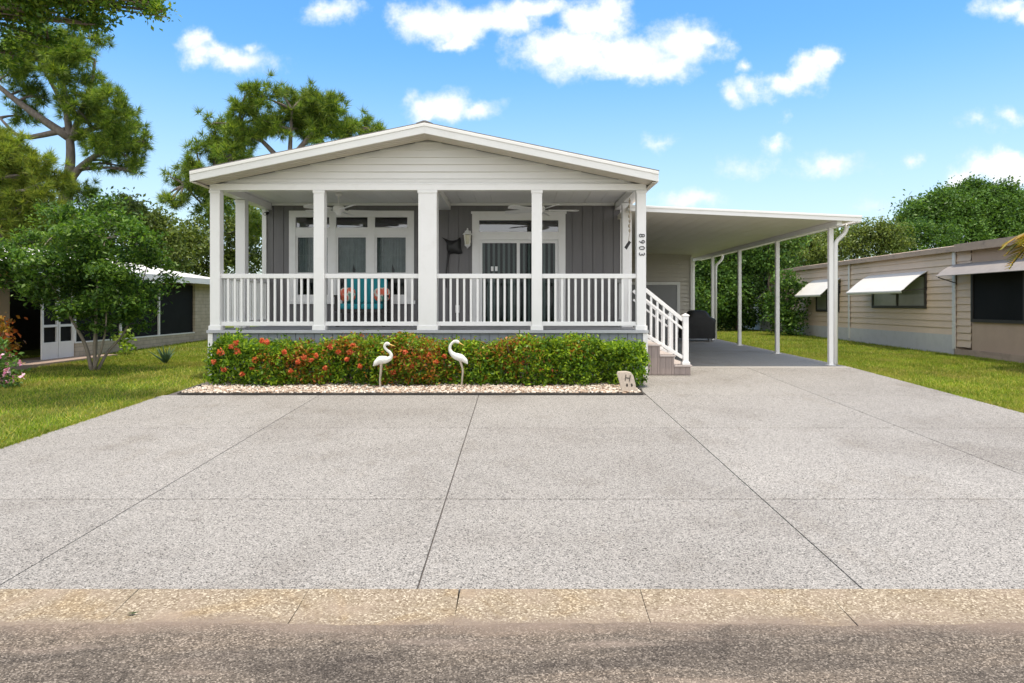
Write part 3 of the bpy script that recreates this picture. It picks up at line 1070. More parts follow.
shed = thing('storage_shed', 'pale sided storage room with grey door at far end of carport', 'shed', (3.8, 21.6, gz(21.6)))
sm = MB()
SYF = 21.6
lap(sm, (2.13, SYF, 0), (1, 0, 0), (0, -1, 0), 3.29, gz(SYF), 3.14, .125, .045)
sm.box((2.13, SYF + .005, gz(SYF) - .02), (5.42, 25.5, 2.9))
sm.build('wall', M['shed_siding'], shed)
MB().box((5.37, SYF - .07, gz(SYF)), (5.44, SYF - .047, 2.93)).build('corner_trim', M['white'], shed)
d1 = at(676.5, 284, SYF).x
dm = MB()
dm.box((2.6, SYF - .075, gz(SYF)), (d1, SYF - .05, 2.08))
for k in range(4):
    zz = gz(SYF) + .08 + k * .4
    dm.box((2.7, SYF - .079, zz), (d1 - .1, SYF - .0755, zz + .3))
sdoor = dm.build('door', M['grey_door'], shed, bevel=0.003)
df = MB()
df.box((d1 + .001, SYF - .09, gz(SYF)), (d1 + .09, SYF - .048, 2.17))
df.box((2.5, SYF - .09, 2.081), (d1, SYF - .048, 2.17))
df.box((2.5, SYF - .09, gz(SYF)), (2.599, SYF - .048, 2.08))
df.build('door_frame', M['white'], sdoor)

# covered grill
gp = (5.17, 20.0)
gzr = gz(20.0)
grill = thing('grill', 'barbecue grill under a black fabric cover, at the back of the carport', 'grill', (gp[0], gp[1], gzr))
gm = MB()


def ring(w, d, z, n=40, pw=.35):
    pts = []
    for k in range(n):
        a = 2 * math.pi * k / n
        c, s = math.cos(a), math.sin(a)
        rr = 1 + .035 * math.sin(a * 9 + z * 7) * (1.1 - z * .7)
        pts.append((gp[0] + rr * w * math.copysign(abs(c) ** pw, c), gp[1] + rr * d * math.copysign(abs(s) ** pw, s), gzr + z))
    return pts


prs = [(.47, .29, .08), (.475, .30, .2), (.47, .30, .40), (.48, .30, .56), (.485, .29, .60), (.44, .29, .64), (.33, .28, .70), (.27, .25, .80), (.22, .18, .86), (.12, .1, .885)]
rings = [ring(*p) for p in prs]
n = 40
gm.add([p for r in rings for p in r], [(i * n + k, i * n + (k + 1) % n, (i + 1) * n + (k + 1) % n, (i + 1) * n + k) for i in range(len(prs) - 1) for k in range(n)] + [tuple(range((len(prs) - 1) * n, len(prs) * n))])
gm.build('cover', M['cover'], grill, smooth=True)
for sx in (-1, 1):
    for sy in (-1, 1):
        wm = MB()
        wm.tube([(gp[0] + sx * .38 - .02, gp[1] + sy * .2, gzr + .04), (gp[0] + sx * .38 + .02, gp[1] + sy * .2, gzr + .04)], .04, 14)
        wm.box((gp[0] + sx * .38 - .01, gp[1] + sy * .2 - .015, gzr + .05), (gp[0] + sx * .38 + .01, gp[1] + sy * .2 + .015, gzr + .12))
        wm.build('caster', M['steel'], grill)

# ---------------------------------------------------------------- things on the porch


def make_fan(label, loc, ang, blades=5, drop=.27):
    f = thing('ceiling_fan', label, 'ceiling fan', (0, 0, 0), 'ceiling fans over the porch')
    m1 = MB()
    m1.lathe((0, 0, 0), [(.005, -.001), (.065, -.004), (.06, -.03), (.03, -.055), (.015, -.06)])
    m1.tube([(0, 0, -.05), (0, 0, -drop + .03)], .013, 10)
    m1.build('downrod', M['white'], f, smooth=True)
    m2 = MB()
    m2.lathe((0, 0, -drop), [(.02, .06), (.075, .05), (.10, .025), (.105, -.02), (.09, -.055), (.055, -.075), (.05, -.10), (.03, -.12), (.005, -.125)])
    m2.build('motor', M['white'], f, smooth=True)
    for k in range(blades):
        a = ang + 2 * math.pi * k / blades
        R = Matrix.Rotation(a, 3, 'Z') @ Matrix.Rotation(math.radians(15), 3, 'X')
        b = MB()
        n = 12
        top, bot = [], []
        for i in range(n + 1):
            t = i / n
            x = .17 + .55 * t
            w = (.062 + .022 * t) * (1 if t < .9 else math.sqrt(max(0.05, 1 - ((t - .9) / .1) ** 2 * .95)))
            top.append((x, w)); bot.append((x, -w))
        outl = top + bot[::-1]
        vs = [R @ Vector((x, w, .004)) + Vector((0, 0, -drop - .03)) for x, w in outl] + [R @ Vector((x, w, -.004)) + Vector((0, 0, -drop - .03)) for x, w in outl]
        m_ = len(outl)
        b.add(vs, [tuple(range(m_)), tuple(range(2 * m_ - 1, m_ - 1, -1))] + [(i, i + m_, (i + 1) % m_ + m_, (i + 1) % m_) for i in range(m_)])
        q0, q1 = R @ Vector((.08, 0, -.002)), R @ Vector((.2, 0, -.01))
        b.bar(q0 + Vector((0, 0, -drop - .03)), q1 + Vector((0, 0, -drop - .032)), .03, .006)
        b.build('blade', M['white'], f)
    f.location = loc
    return f


make_fan('white ceiling fan hanging in front of the triple window', (-3.19, 12.6, CEIL - .001), .25)
make_fan('white ceiling fan hanging in front of the sliding door, hub behind a porch column', (.42, 12.6, CEIL - .001), .08)

# wall lantern
lp = at(467.5, 238.5, YB - .12)
lan = thing('wall_lantern', 'white wall lantern with cream glass mounted left of the sliding door', 'lantern', lp)
lm = MB()
lm.lathe(lp, [(.055, -.12), (.075, .06), (.05, .075)], 8)
lm.build('glass', M['lantern'], lan)
lc = MB()
lc.lathe(lp + Vector((0, 0, .075)), [(.095, 0), (.09, .015), (.045, .06), (.03, .085), (.012, .10), (.016, .12), (.004, .13)], 12)
lc.lathe(lp + Vector((0, 0, -.165)), [(.004, -.03), (.02, -.005), (.05, .02), (.065, .044)], 12)
for k in range(4):
    a = math.pi / 4 + k * math.pi / 2
    lc.tube([lp + Vector((.056 * math.cos(a), .056 * math.sin(a), -.12)), lp + Vector((.077 * math.cos(a), .077 * math.sin(a), .075))], .007, 6)
lc.box(lp + Vector((-.06, .085, -.08)), lp + Vector((.06, .118, .16)))
lc.tube(arc_pts([lp + Vector((0, .1, .13)), lp + Vector((0, .02, .2)), lp + Vector((0, 0, .17))], .04), .009, 8)
lc.build('lantern_frame', M['white'], lan)

# ray-shaped wall sculpture
sp = at(451, 247, YB - .06)
ray = thing('wall_sculpture', 'black ray-shaped wall sculpture with long tail, beside the lantern', 'wall art', sp)
outl = [(440, 235.6), (444, 237.4), (449, 239.4), (454, 239.6), (458, 238.4), (461.5, 235.5), (462.4, 239), (462.2, 244), (463, 250), (464.5, 254.2), (460, 255.2), (455, 254.4), (451.5, 254.6), (449.6, 256), (447, 253.8), (445.6, 249), (446, 243.6), (443.4, 239.2)]
pts = [at(452 + (x - 452) * .85, 246 + (y - 246) * .85, YB - .06) for x, y in outl]
c = sp
rm = MB()
nn = len(pts)
rm.add([Vector((p.x, YB - .045, p.z)) for p in pts] + [Vector((c.x + (p.x - c.x) * .6, YB - .10, c.z + (p.z - c.z) * .6)) for p in pts] + [Vector((c.x, YB - .125, c.z))] + [Vector((p.x, YB - .035, p.z)) for p in pts],
       [(i, (i + 1) % nn, nn + (i + 1) % nn, nn + i) for i in range(nn)] + [(nn + i, nn + (i + 1) % nn, 2 * nn) for i in range(nn)] + [(i, 2 * nn + 1 + i, 2 * nn + 1 + (i + 1) % nn, (i + 1) % nn) for i in range(nn)] + [tuple(range(2 * nn + 1, 3 * nn + 1))])
rm.build('body', M['black'], ray, smooth=True)
MB().tube([at(449, 252, YB - .06), at(448, 258, YB - .06), at(447, 265, YB - .055), at(446, 276, YB - .05), at(446.5, 288, YB - .05)], [.03, .022, .017, .012, .006], 8).build('tail', M['black'], ray, smooth=True)

# outlet box
op = at(457.3, 309, YB - .02)
om = MB()
om.box(op + Vector((-.04, 0, -.075)), op + Vector((.04, .018, .075)))
om.box(op + Vector((-.03, -.012, -.06)), op + Vector((.03, -.001, -.008)))
om.box(op + Vector((-.03, -.012, .008)), op + Vector((.03, -.001, .06)))
tag(om.build('outlet_box', M['white'], bevel=0.003), 'small white outlet box low on the wall, left of the sliding door', 'outlet')

# security camera
kp = at(266.5, 213, YB - .1)
cam_ = thing('security_camera', 'small black camera mounted under the beam at left of the porch wall', 'camera', kp)
km = MB()
km.tube([kp + Vector((0, -.09, -.03)), kp + Vector((0, .03, .0))], [.032, .036], 14)
km.build('body', M['black'], cam_)
MB().tube([kp + Vector((0, .01, 0)), kp + Vector((0, .05, .05)), kp + Vector((0, .098, .05))], .014, 8).build('bracket', M['white'], cam_)
MB().tube([kp + Vector((0, -.095, -.031)), kp + Vector((0, -.089, -.03))], .022, 14).build('lens', M['steel'], cam_)

# wind chime
wx, wy = 1.985, 12.25
wz = 3.33
chime = thing('wind_chime', 'string wind chime with small dark sail hanging at the right porch opening', 'wind chime', (wx, wy, wz))
cm = MB()
cm.tube([(wx, wy, wz), (wx, wy, wz - .2), (wx + .01, wy, wz - .56), (wx - .02, wy, wz - .78)], .006, 6)
cm.build('cord', M['egret_leg'], chime)
for k in range(7):
    zz = wz - .06 - k * .085
    MB().blob((wx + .004 * (-1) ** k, wy, zz), (.02, .02, .034), 10, 6).build('shell', M['egret_leg' if k % 2 else 'olive'] if 'olive' in M else M['egret_leg'], chime, smooth=True)
MB().hexa([(wx - .09, wy - .006, wz - .86), (wx - .05, wy - .006, wz - .90), (wx - .05, wy + .006, wz - .90), (wx - .09, wy + .006, wz - .86),
           (wx - .01, wy - .006, wz - .74), (wx + .03, wy - .006, wz - .77), (wx + .03, wy + .006, wz - .77), (wx - .01, wy + .006, wz - .74)]).build('sail', M['black'], chime, bevel=.003)

# loveseat with turquoise cushions
lx0, lx1, ly = -3.40, -2.41, 13.05
ls = thing('outdoor_loveseat', 'dark woven loveseat with turquoise cushions behind the porch railing', 'loveseat', ((lx0 + lx1) / 2, ly, FLOOR))
fm = MB()
fm.box((lx0 + .05, ly + .0, FLOOR + .26), (lx1 - .05, ly + .58, FLOOR + .33))
fm.hexa([(lx0 + .03, ly + .50, FLOOR + .33), (lx1 - .03, ly + .50, FLOOR + .33), (lx1 - .03, ly + .56, FLOOR + .33), (lx0 + .03, ly + .56, FLOOR + .33),
         (lx0 + .03, ly + .60, FLOOR + .86), (lx1 - .03, ly + .60, FLOOR + .86), (lx1 - .03, ly + .65, FLOOR + .86), (lx0 + .03, ly + .65, FLOOR + .86)])
fm.build('frame', M['wicker'], ls, bevel=.01)
for sx in (lx0, lx1 - .07):
    am = MB()
    am.box((sx, ly, FLOOR + .56), (sx + .07, ly + .56, FLOOR + .60))
    am.box((sx + .005, ly + .02, FLOOR + .3), (sx + .065, ly + .08, FLOOR + .559))
    am.build('armrest', M['wicker'], ls, bevel=.008)
for sx in (lx0 + .03, lx1 - .09):
    for sy in (ly + .02, ly + .5):
        MB().box((sx, sy, FLOOR + .002), (sx + .06, sy + .06, FLOOR + .259)).build('leg', M['wicker'], ls)
for i in range(2):
    a = lx0 + .08 + i * .42
    b = a + .41
    MB().box((a, ly - .02, FLOOR + .331), (b, ly + .48, FLOOR + .44)).build('seat_cushion', M['turquoise'], ls, bevel=.035)
    MB().hexa([(a, ly + .38, FLOOR + .445), (b, ly + .38, FLOOR + .445), (b, ly + .49, FLOOR + .445), (a, ly + .49, FLOOR + .445),
               (a, ly + .48, FLOOR + .93), (b, ly + .48, FLOOR + .93), (b, ly + .595, FLOOR + .93), (a, ly + .595, FLOOR + .93)]).build('back_cushion', M['turquoise'], ls, bevel=.04)


def pillow_mat():
    m, nt, out = new_mat('floral_pillow')
    p = nd(nt, 'ShaderNodeBsdfPrincipled')
    p.inputs['Roughness'].default_value = 0.85
    tc = nd(nt, 'ShaderNodeTexCoord')
    v = nd(nt, 'ShaderNodeTexVoronoi', Scale=8.0)
    nt.links.new(tc.outputs['Object'], v.inputs['Vector'])
    c = ramp(nt, v.outputs['Distance'], [(0.0, (0.75, 0.55, 0.12)), (0.18, (0.72, 0.10, 0.06)), (0.5, (0.65, 0.17, 0.10)), (0.62, (0.75, 0.70, 0.62)), (0.8, (0.10, 0.30, 0.22))])
    nt.links.new(c, p.inputs['Base Color'])
    nt.links.new(p.outputs[0], out.inputs[0])
    return m


M['pillow'] = pillow_mat()
for (px, tilt, lab) in ((347.5, .12, 'red floral pillow at the left end of the turquoise loveseat'), (382, -.12, 'red floral pillow at the right end of the turquoise loveseat')):
    q = at(px, 294.5, 13.32)
    pm = MB()
    pm.blob(q, (.15, .06, .13), 24, 14, lambda d: 1.0 + .16 * (abs(d.x * d.z) * 2) ** 1.5)
    o = pm.build('throw_pillow', M['pillow'], smooth=True)
    tag(o, lab, 'pillow', 'pillows on the loveseat')

# ---------------------------------------------------------------- foliage


def unit(v): return v / np.maximum(np.linalg.norm(v, axis=-1, keepdims=True), 1e-6)


def leaves(P, size, up=0.5, aspect=0.5, rng=RNG):
    n = len(P)
    N = unit(rng.normal(size=(n, 3)) + np.array([0, 0, up]))
    A = unit(np.cross(N, rng.normal(size=(n, 3))))
    B = np.cross(N, A)
    s = (size * rng.uniform(.6, 1.35, (n, 1)))
    a, b = A * s, B * s * aspect
    bend = N * s * .18
    return np.stack([P - a - bend, P - a * .1 + b, P + a - bend, P - a * .1 - b], 1)


def clumps(blobs, per, cl_sigma, n_leaf, rng=RNG, shell=.55, flat=1.0):
    """blobs: (centre, radii) ; returns clump centres, outward dirs, leaf points"""
    C, D, P = [], [], []
    for c, r in blobs:
        c, r = np.array(c), np.array(r)
        k = max(3, int(per * (np.prod(r) ** (2 / 3))))
        d = unit(rng.normal(size=(k, 3)))
        rad = rng.uniform(shell, 1.0, (k, 1)) ** .8
        cc = c + d * rad * r
        C.append(cc); D.append(d)
        nl = n_leaf
        sg = cl_sigma * rng.uniform(.6, 1.3, (k, 1, 1))
        pp = cc[:, None, :] + rng.normal(size=(k, nl, 3)) * sg * np.array([1, 1, .7 * flat])
        P.append(pp.reshape(-1, 3))
    return np.concatenate(C), np.concatenate(D), np.concatenate(P)


def needles(C, D, L, w, k, rng=RNG, up=.35, spread=1.0):
    n = len(C)
    c = np.repeat(C, k, 0)
    d = np.repeat(unit(D + np.array([0, 0, up])), k, 0)
    dr_ = unit(d + rng.normal(size=d.shape) * spread)
    l = L * rng.uniform(.6, 1.2, (n * k, 1))
    s = unit(np.cross(dr_, rng.normal(size=d.shape))) * w / 2
    st = c + dr_ * l * .12
    return np.stack([st - s, st + s, c + dr_ * l], 1)


def limb(mb, a, b, r0, r1, sag=.0, n=6, wob=.06, seg=7):
    a, b = Vector(a), Vector(b)
    L = (b - a).length
    path, rad = [], []
    off = Vector((random.uniform(-1, 1), random.uniform(-1, 1), random.uniform(-.4, .8))) * L * wob
    for i in range(n + 1):
        t = i / n
        path.append(a.lerp(b, t) + off * math.sin(math.pi * t) + Vector((0, 0, sag * L * math.sin(math.pi * t))) + Vector((random.uniform(-1, 1), random.uniform(-1, 1), 0)) * L * .012)
        rad.append(r0 + (r1 - r0) * t ** .8)
    mb.tube(path, rad, seg)
    return path


def blobs_px(lst, Y, depth=1.0, squash=.85):
    out = []
    for b in lst:
        px, py, r = b[:3]
        dy = b[3] if len(b) > 3 else random.uniform(-.6, .6) * depth
        R = r / F_PX * Y
        c = at(px, py, Y)
        out.append(((c.x, Y + dy, c.z), (R, R * 1.05, R * squash)))
    return out


def tree(name, label, cat, base, blobs, leaf, bark, kind='leaf', trunk_top=None, r=.18, per=26, sig=.22, nl=26, size=.1, group=None, nk=12, needle=(.3, .03), shell=.5, trunks=None, trunk_path=None, aspect=.5, up=.5):
    t = thing(name, label, cat, base, group)
    C, D, P = clumps(blobs, per, sig, nl, shell=shell)
    if kind == 'pine':
        C2 = C + RNG.normal(size=C.shape) * sig
        allc, alld = np.concatenate([C, C2]), np.concatenate([D, D])
        V = needles(allc, alld, needle[0], needle[1], nk)
        np_mesh('crown', V, 3, leaf, t)
    else:
        np_mesh('crown', leaves(P, size, up, aspect), 4, leaf, t)
    mb = MB()
    if trunk_path:
        paths = []
        for pth, ra, rb2 in trunk_path:
            pts = [Vector(p) for p in pth]
            sm_ = []
            for i in range(len(pts) - 1):
                for k in range(4): sm_.append(pts[i].lerp(pts[i + 1], k / 4))
            sm_.append(pts[-1])
            for _ in range(2):
                sm_ = [sm_[0]] + [(sm_[i - 1] + sm_[i] * 2 + sm_[i + 1]) / 4 for i in range(1, len(sm_) - 1)] + [sm_[-1]]
            nn_ = len(sm_)
            mb.tube(sm_, [ra + (rb2 - ra) * i / (nn_ - 1) for i in range(nn_)], 9)
            paths.append(sm_)
        heads = [p for pt in paths for p in pt[len(pt) // 3:]]
    else:
        top = Vector(trunk_top) if trunk_top else Vector(blobs[0][0])
        heads = limb(mb, base, top, r, r * .35, n=10, wob=.03, seg=10)[4:]
    for (c, rr) in blobs:
        c = Vector(c)
        h = min(heads, key=lambda q: (q - c).length + max(0, q.z - c.z) * 1.5)
        pth = limb(mb, h, c, r * .32, r * .1, sag=.05, seg=6)
        for k in range(5):
            d = Vector(RNG.normal(size=3)).normalized()
            limb(mb, pth[random.randint(3, 6)], c + Vector((d.x * rr[0], d.y * rr[1], d.z * rr[2])) * .85, r * .09, r * .025, n=4, seg=5)
    mb.build('trunk', bark, t, smooth=True)
    return t


def gp3(px, Y): return Vector(((px - VX) / F_PX * Y, Y, gz(Y)))


# --- left pine with open limbs
Y = 26
tp = lambda *a: [at(x, y, Y) for x, y in a]
tree('pine_tree', 'tall open-limbed pine with bare forked limbs above the left neighbour house', 'tree', gp3(74, Y),
     blobs_px([(22, 55, 20), (48, 50, 20), (70, 40, 18), (85, 58, 18), (92, 84, 15), (72, 80, 14), (98, 100, 14), (86, 112, 16), (105, 125, 20), (128, 108, 15), (138, 120, 12), (124, 140, 18), (106, 148, 14), (132, 160, 10), (136, 172, 6), (118, 165, 8), (8, 70, 14), (30, 92, 12), (5, 110, 10), (56, 70, 12), (95, 170, 6), (70, 190, 12), (85, 195, 9), (88, 35, 10), (140, 140, 9), (30, 70, 16), (14, 85, 12), (55, 92, 10), (40, 40, 18), (60, 55, 16), (20, 35, 20), (78, 62, 14), (95, 115, 12), (85, 138, 9), (110, 140, 16), (120, 125, 14), (18, 108, 8), (38, 118, 7), (100, 160, 8), (128, 150, 10)], Y, 1.6),
     M['lf_pine'], M['bark_pine'], 'pine', r=.2, per=78, sig=.16, nk=54, needle=(.33, .022), shell=.1, group='pines behind the houses',
     trunk_path=[(tp((74, 345), (73, 260), (66, 195), (71, 160), (70, 138), (66, 105), (62, 75), (70, 40)), .24, .06),
                 (tp((71, 140), (84, 105), (92, 85), (95, 60)), .13, .04),
                 (tp((70, 138), (40, 118), (10, 96), (-20, 70)), .17, .06),
                 (tp((71, 138), (88, 130), (108, 124), (125, 118)), .14, .05),
                 (tp((62, 205), (72, 175), (95, 155), (120, 146)), .20, .05),
                 (tp((66, 110), (50, 80), (38, 60)), .10, .03),
                 (tp((66, 130), (20, 140), (0, 118)), .12, .04)])
# --- yellowish pine in front
Y = 23.5
tree('pine_tree', 'bushy yellow-green pine at the left edge, its foliage just above the white roof', 'tree', gp3(15, Y),
     blobs_px([(12, 165, 22), (32, 180, 20), (45, 165, 14), (10, 195, 24), (36, 208, 20), (48, 225, 16), (8, 222, 22), (-20, 190, 30), (4, 150, 14), (28, 232, 16), (52, 195, 10), (28, 152, 14), (12, 145, 13), (52, 178, 12), (-5, 165, 18), (58, 212, 11)], Y, 1.2),
     M['lf_pine_y'], M['bark_pine'], 'pine', r=.2, per=125, sig=.14, nk=50, needle=(.32, .022), shell=.2, group='pines behind the houses')
# --- pine behind the house
Y = 24.5
tree('pine_tree', 'round-topped pine rising behind the left slope of the white gable roof', 'tree', gp3(290, Y),
     blobs_px([(216, 142, 13), (232, 128, 14), (250, 115, 15), (270, 104, 15), (292, 100, 16), (315, 104, 15), (336, 112, 15), (356, 122, 12), (370, 128, 7), (250, 138, 15), (275, 128, 17), (300, 124, 17), (325, 130, 15), (345, 138, 12), (228, 152, 12), (200, 150, 8), (190, 168, 9), (205, 170, 10), (178, 182, 8), (195, 188, 9), (172, 178, 6), (215, 190, 12), (180, 205, 8), (200, 208, 10), (230, 180, 14), (222, 165, 10), (168, 200, 5), (302, 92, 7), (260, 98, 7), (230, 205, 12), (245, 225, 12), (290, 112, 14), (262, 120, 14), (310, 115, 14), (330, 122, 13), (238, 140, 13), (222, 128, 9), (212, 155, 11), (185, 176, 7), (205, 180, 11), (220, 195, 11), (240, 160, 13), (200, 195, 8), (190, 200, 7), (375, 132, 5), (350, 130, 10), (282, 92, 8)], Y, 1.7),
     M['lf_pine'], M['bark_pine'], 'pine', r=.2, per=92, sig=.15, nk=54, needle=(.32, .022), shell=.1, group='pines behind the houses',
     trunk_path=[(tp((295, 345), (293, 260), (288, 200), (290, 150), (292, 110)), .2, .04),
                 (tp((288, 210), (250, 190), (215, 180), (185, 185)), .13, .03),
                 (tp((289, 170), (262, 140), (240, 125)), .11, .03),
                 (tp((290, 160), (315, 130), (335, 115)), .11, .03)])
# fix depth of the trunk path above (tp captured Y at call time)

# --- broadleaf trees behind the left house
Y = 27
tree('broadleaf_tree', 'olive-green bushy tree rising over the ridge of the left white roof', 'tree', gp3(115, Y),
     blobs_px([(78, 228, 20), (95, 212, 16), (112, 208, 16), (130, 218, 17), (148, 228, 16), (164, 238, 14), (105, 235, 22), (135, 245, 20), (80, 250, 18), (165, 255, 16), (60, 240, 16), (158, 224, 14), (176, 234, 14), (192, 244, 13), (185, 258, 14), (145, 212, 11)], Y, 1.5),
     M['lf_olive'], M['bark'], r=.12, per=70, sig=.24, nl=50, size=.075, group='trees behind the left house')
Y = 29
tree('broadleaf_tree', 'light green tree seen between the left neighbour roof and the porch', 'tree', gp3(215, Y),
     blobs_px([(190, 245, 15), (205, 232, 14), (222, 220, 16), (240, 215, 18), (256, 230, 17), (230, 245, 18), (210, 262, 16), (245, 262, 16), (262, 255, 12), (195, 268, 10), (225, 285, 16), (250, 290, 14), (205, 295, 14)], Y, 1.5),
     M['lf_olive'], M['bark'], r=.1, per=60, sig=.24, nl=50, size=.075, group='trees behind the left house')
Y = 33
tree('broadleaf_tree', 'dark tree at far left behind the yellow-green pine', 'tree', gp3(-10, Y),
     blobs_px([(-30, 220, 40), (20, 235, 30), (50, 255, 25), (-60, 260, 40), (15, 270, 30), (90, 270, 25), (130, 275, 20), (170, 285, 18)], Y, 1.5),
     M['lf_oak'], M['bark'], r=.2, per=25, sig=.36, nl=60, size=.11, group='trees behind the left house')

# --- small multi-trunk tree on the left lawn
Y = 12.2
b0 = gp3(93, Y)
tp = lambda *a: [Vector((at(x, y, Y).x, Y + d, at(x, y, Y).z)) for x, y, d in a]
tree('crape_myrtle', 'small multi-stemmed tree with dark layered leaves on the left lawn', 'tree', b0,
     blobs_px([(92, 205, 15), (70, 216, 18), (115, 220, 17), (135, 232, 15), (48, 232, 17), (90, 232, 24), (25, 250, 16), (60, 258, 22), (105, 256, 24), (140, 254, 18), (158, 262, 10), (82, 285, 22), (120, 285, 22), (145, 290, 13), (50, 282, 16), (100, 308, 18), (130, 312, 14), (82, 312, 12), (8, 262, 13), (30, 275, 12), (152, 310, 7), (112, 325, 10), (65, 312, 13), (95, 292, 18), (140, 300, 16), (118, 318, 13), (75, 270, 20), (120, 270, 20), (45, 300, 11), (160, 280, 10), (90, 328, 9), (135, 325, 9), (150, 240, 14), (35, 240, 14), (60, 290, 17, -.6), (95, 306, 14, -.7), (122, 300, 17, -.6), (80, 268, 22, -.7), (130, 272, 20, -.6), (100, 235, 20, -.6), (52, 262, 18, -.6), (18, 268, 14), (5, 285, 12)], Y, .55, .6),
     M['lf_myrtle'], M['bark_pale'], r=.035, per=290, sig=.09, nl=34, size=.042, shell=.3, aspect=.42, up=1.1,
     trunk_path=[(tp((92, 372, 0), (88, 345, -.05), (76, 320, -.1), (62, 285, -.3), (50, 255, -.3)), .036, .01),
                 (tp((93, 372, 0), (93, 345, .1), (90, 310, .15), (86, 270, .1), (90, 225, .1)), .032, .009),
                 (tp((95, 372, 0), (98, 345, -.1), (103, 315, -.2), (108, 280, -.3), (112, 240, -.2)), .032, .009),
                 (tp((96, 372, .03), (104, 352, .1), (118, 335, .2), (128, 300, .3), (138, 265, .3)), .028, .008),
                 (tp((94, 372, -.03), (108, 350, -.2), (116, 330, -.3), (120, 300, -.4)), .026, .008)])

# --- tree overhanging from the left, trunk outside the frame
Y = 9.0
tree('overhanging_tree', 'leafy boughs overhanging the top left corner of the photo', 'tree', (-9.6, 8.2, gz(8.2)),
     blobs_px([(10, 8, 26), (45, 10, 26), (75, 4, 24), (98, 8, 18), (112, 2, 14), (92, 24, 9), (60, 24, 14), (28, 28, 14), (2, 38, 16), (136, -6, 14), (150, 2, 9), (156, 8, 5), (125, -10, 14), (20, -30, 45), (90, -40, 45), (-50, 10, 50), (-40, -70, 70), (60, -100, 70), (-110, -20, 70), (10, 52, 8), (-6, 62, 12), (50, -22, 22), (85, -24, 20), (115, -28, 18), (20, -20, 24), (70, -60, 30)], Y, .7),
     M['lf_over'], M['bark'], r=.16, per=210, sig=.10, nl=50, size=.034, shell=.2, trunk_top=(-8.9, 8.6, 5.0))

# --- right: hedge row beyond the carport, one object per shrub
Y = 27
specs = [((700, Y), [(688, 248, 20), (705, 246, 18), (695, 265, 26), (712, 285, 24), (692, 300, 26), (708, 318, 20)], 'tall dark shrub behind the covered grill', 'lf_shrub'),
         ((738, Y), [(728, 246, 18), (745, 240, 16), (735, 258, 24), (748, 285, 22), (728, 292, 22), (742, 315, 22), (728, 318, 18)], 'tall leafy shrub seen between the two farthest carport posts', 'lf_oak'),
         ((775, 26), [(768, 240, 16), (785, 236, 14), (775, 256, 20), (762, 262, 16), (752, 252, 14)], 'tall light green shrub behind the second carport post, above the neighbour roof', 'lf_shrub'),
         ((815, 32), [(802, 240, 14), (820, 242, 15), (838, 240, 15), (812, 250, 22), (835, 255, 18)], 'sunlit shrub above the neighbour roof, beside the front carport post', 'lf_olive'),
         ((868, 33), [(855, 236, 16), (872, 234, 16), (888, 236, 15), (866, 252, 20), (890, 252, 16)], 'low sunlit tree line shrub above the middle of the right roof', 'lf_olive'),
         ((920, 34), [(905, 234, 15), (922, 232, 16), (938, 236, 15), (918, 250, 18)], 'sunlit shrub in front of the big dark tree on the right', 'lf_shrub')]
for (px, yy), bl_, lab, mt in specs:
    tree('shrub', lab, 'shrub', gp3(px, yy), blobs_px(bl_, yy, 1.0), M[mt], M['bark'], r=.08, per=80, sig=.2, nl=50, size=.065, group='shrubs behind the carport')
Y = 42
tree('oak_tree', 'large dark green tree rising behind the right neighbour roof', 'tree', gp3(965, Y),
     blobs_px([(916, 214, 15), (932, 206, 14), (950, 200, 13), (968, 194, 14), (990, 197, 15), (1010, 202, 15), (1032, 204, 18), (905, 226, 12), (958, 192, 8), (980, 188, 8), (1000, 190, 8), (942, 196, 8), (922, 203, 7), (928, 220, 18), (955, 214, 22), (985, 212, 22), (1015, 216, 20), (1050, 215, 25), (950, 236, 20), (990, 236, 22), (1025, 238, 22), (900, 236, 10), (1080, 210, 30)], Y, 2.5),
     M['lf_oak'], M['bark'], trunk_top=tuple(at(975, 226, 42)), r=.15, per=50, sig=.30, nl=64, size=.1)
Y = 60
tree('oak_tree', 'distant dark tree mass far behind the carport', 'tree', gp3(700, Y),
     blobs_px([(640, 272, 25), (680, 268, 24), (720, 266, 24), (760, 266, 24), (800, 268, 22), (660, 285, 30), (720, 285, 30), (780, 285, 30)], Y, 3), M['lf_oak'], M['bark'], r=.4, per=10, sig=.6, nl=60, size=.2)
# climbing shrub against the corner of the right house
Y = 23.2
tree('shrub', 'dark shrub growing against the far end of the right neighbour wall', 'shrub', gp3(790, Y),
     blobs_px([(784, 278, 11), (792, 290, 12), (782, 300, 13), (790, 312, 13), (780, 322, 12), (792, 326, 10), (776, 310, 9), (798, 318, 7), (796, 300, 8)], Y, .35), M['lf_shrub'], M['bark'], r=.05, per=130, sig=.14, nl=40, size=.055)

# ---------------------------------------------------------------- hedge along the porch
hy0, hy1, hx0, hx1 = 10.22, 11.2, -4.52, 1.92
hz0, hz1 = gz(10.6), .93
hedge = thing('hedge', 'clipped leafy hedge with red flowers along the foot of the porch', 'hedge', ((hx0 + hx1) / 2, 10.7, hz0))


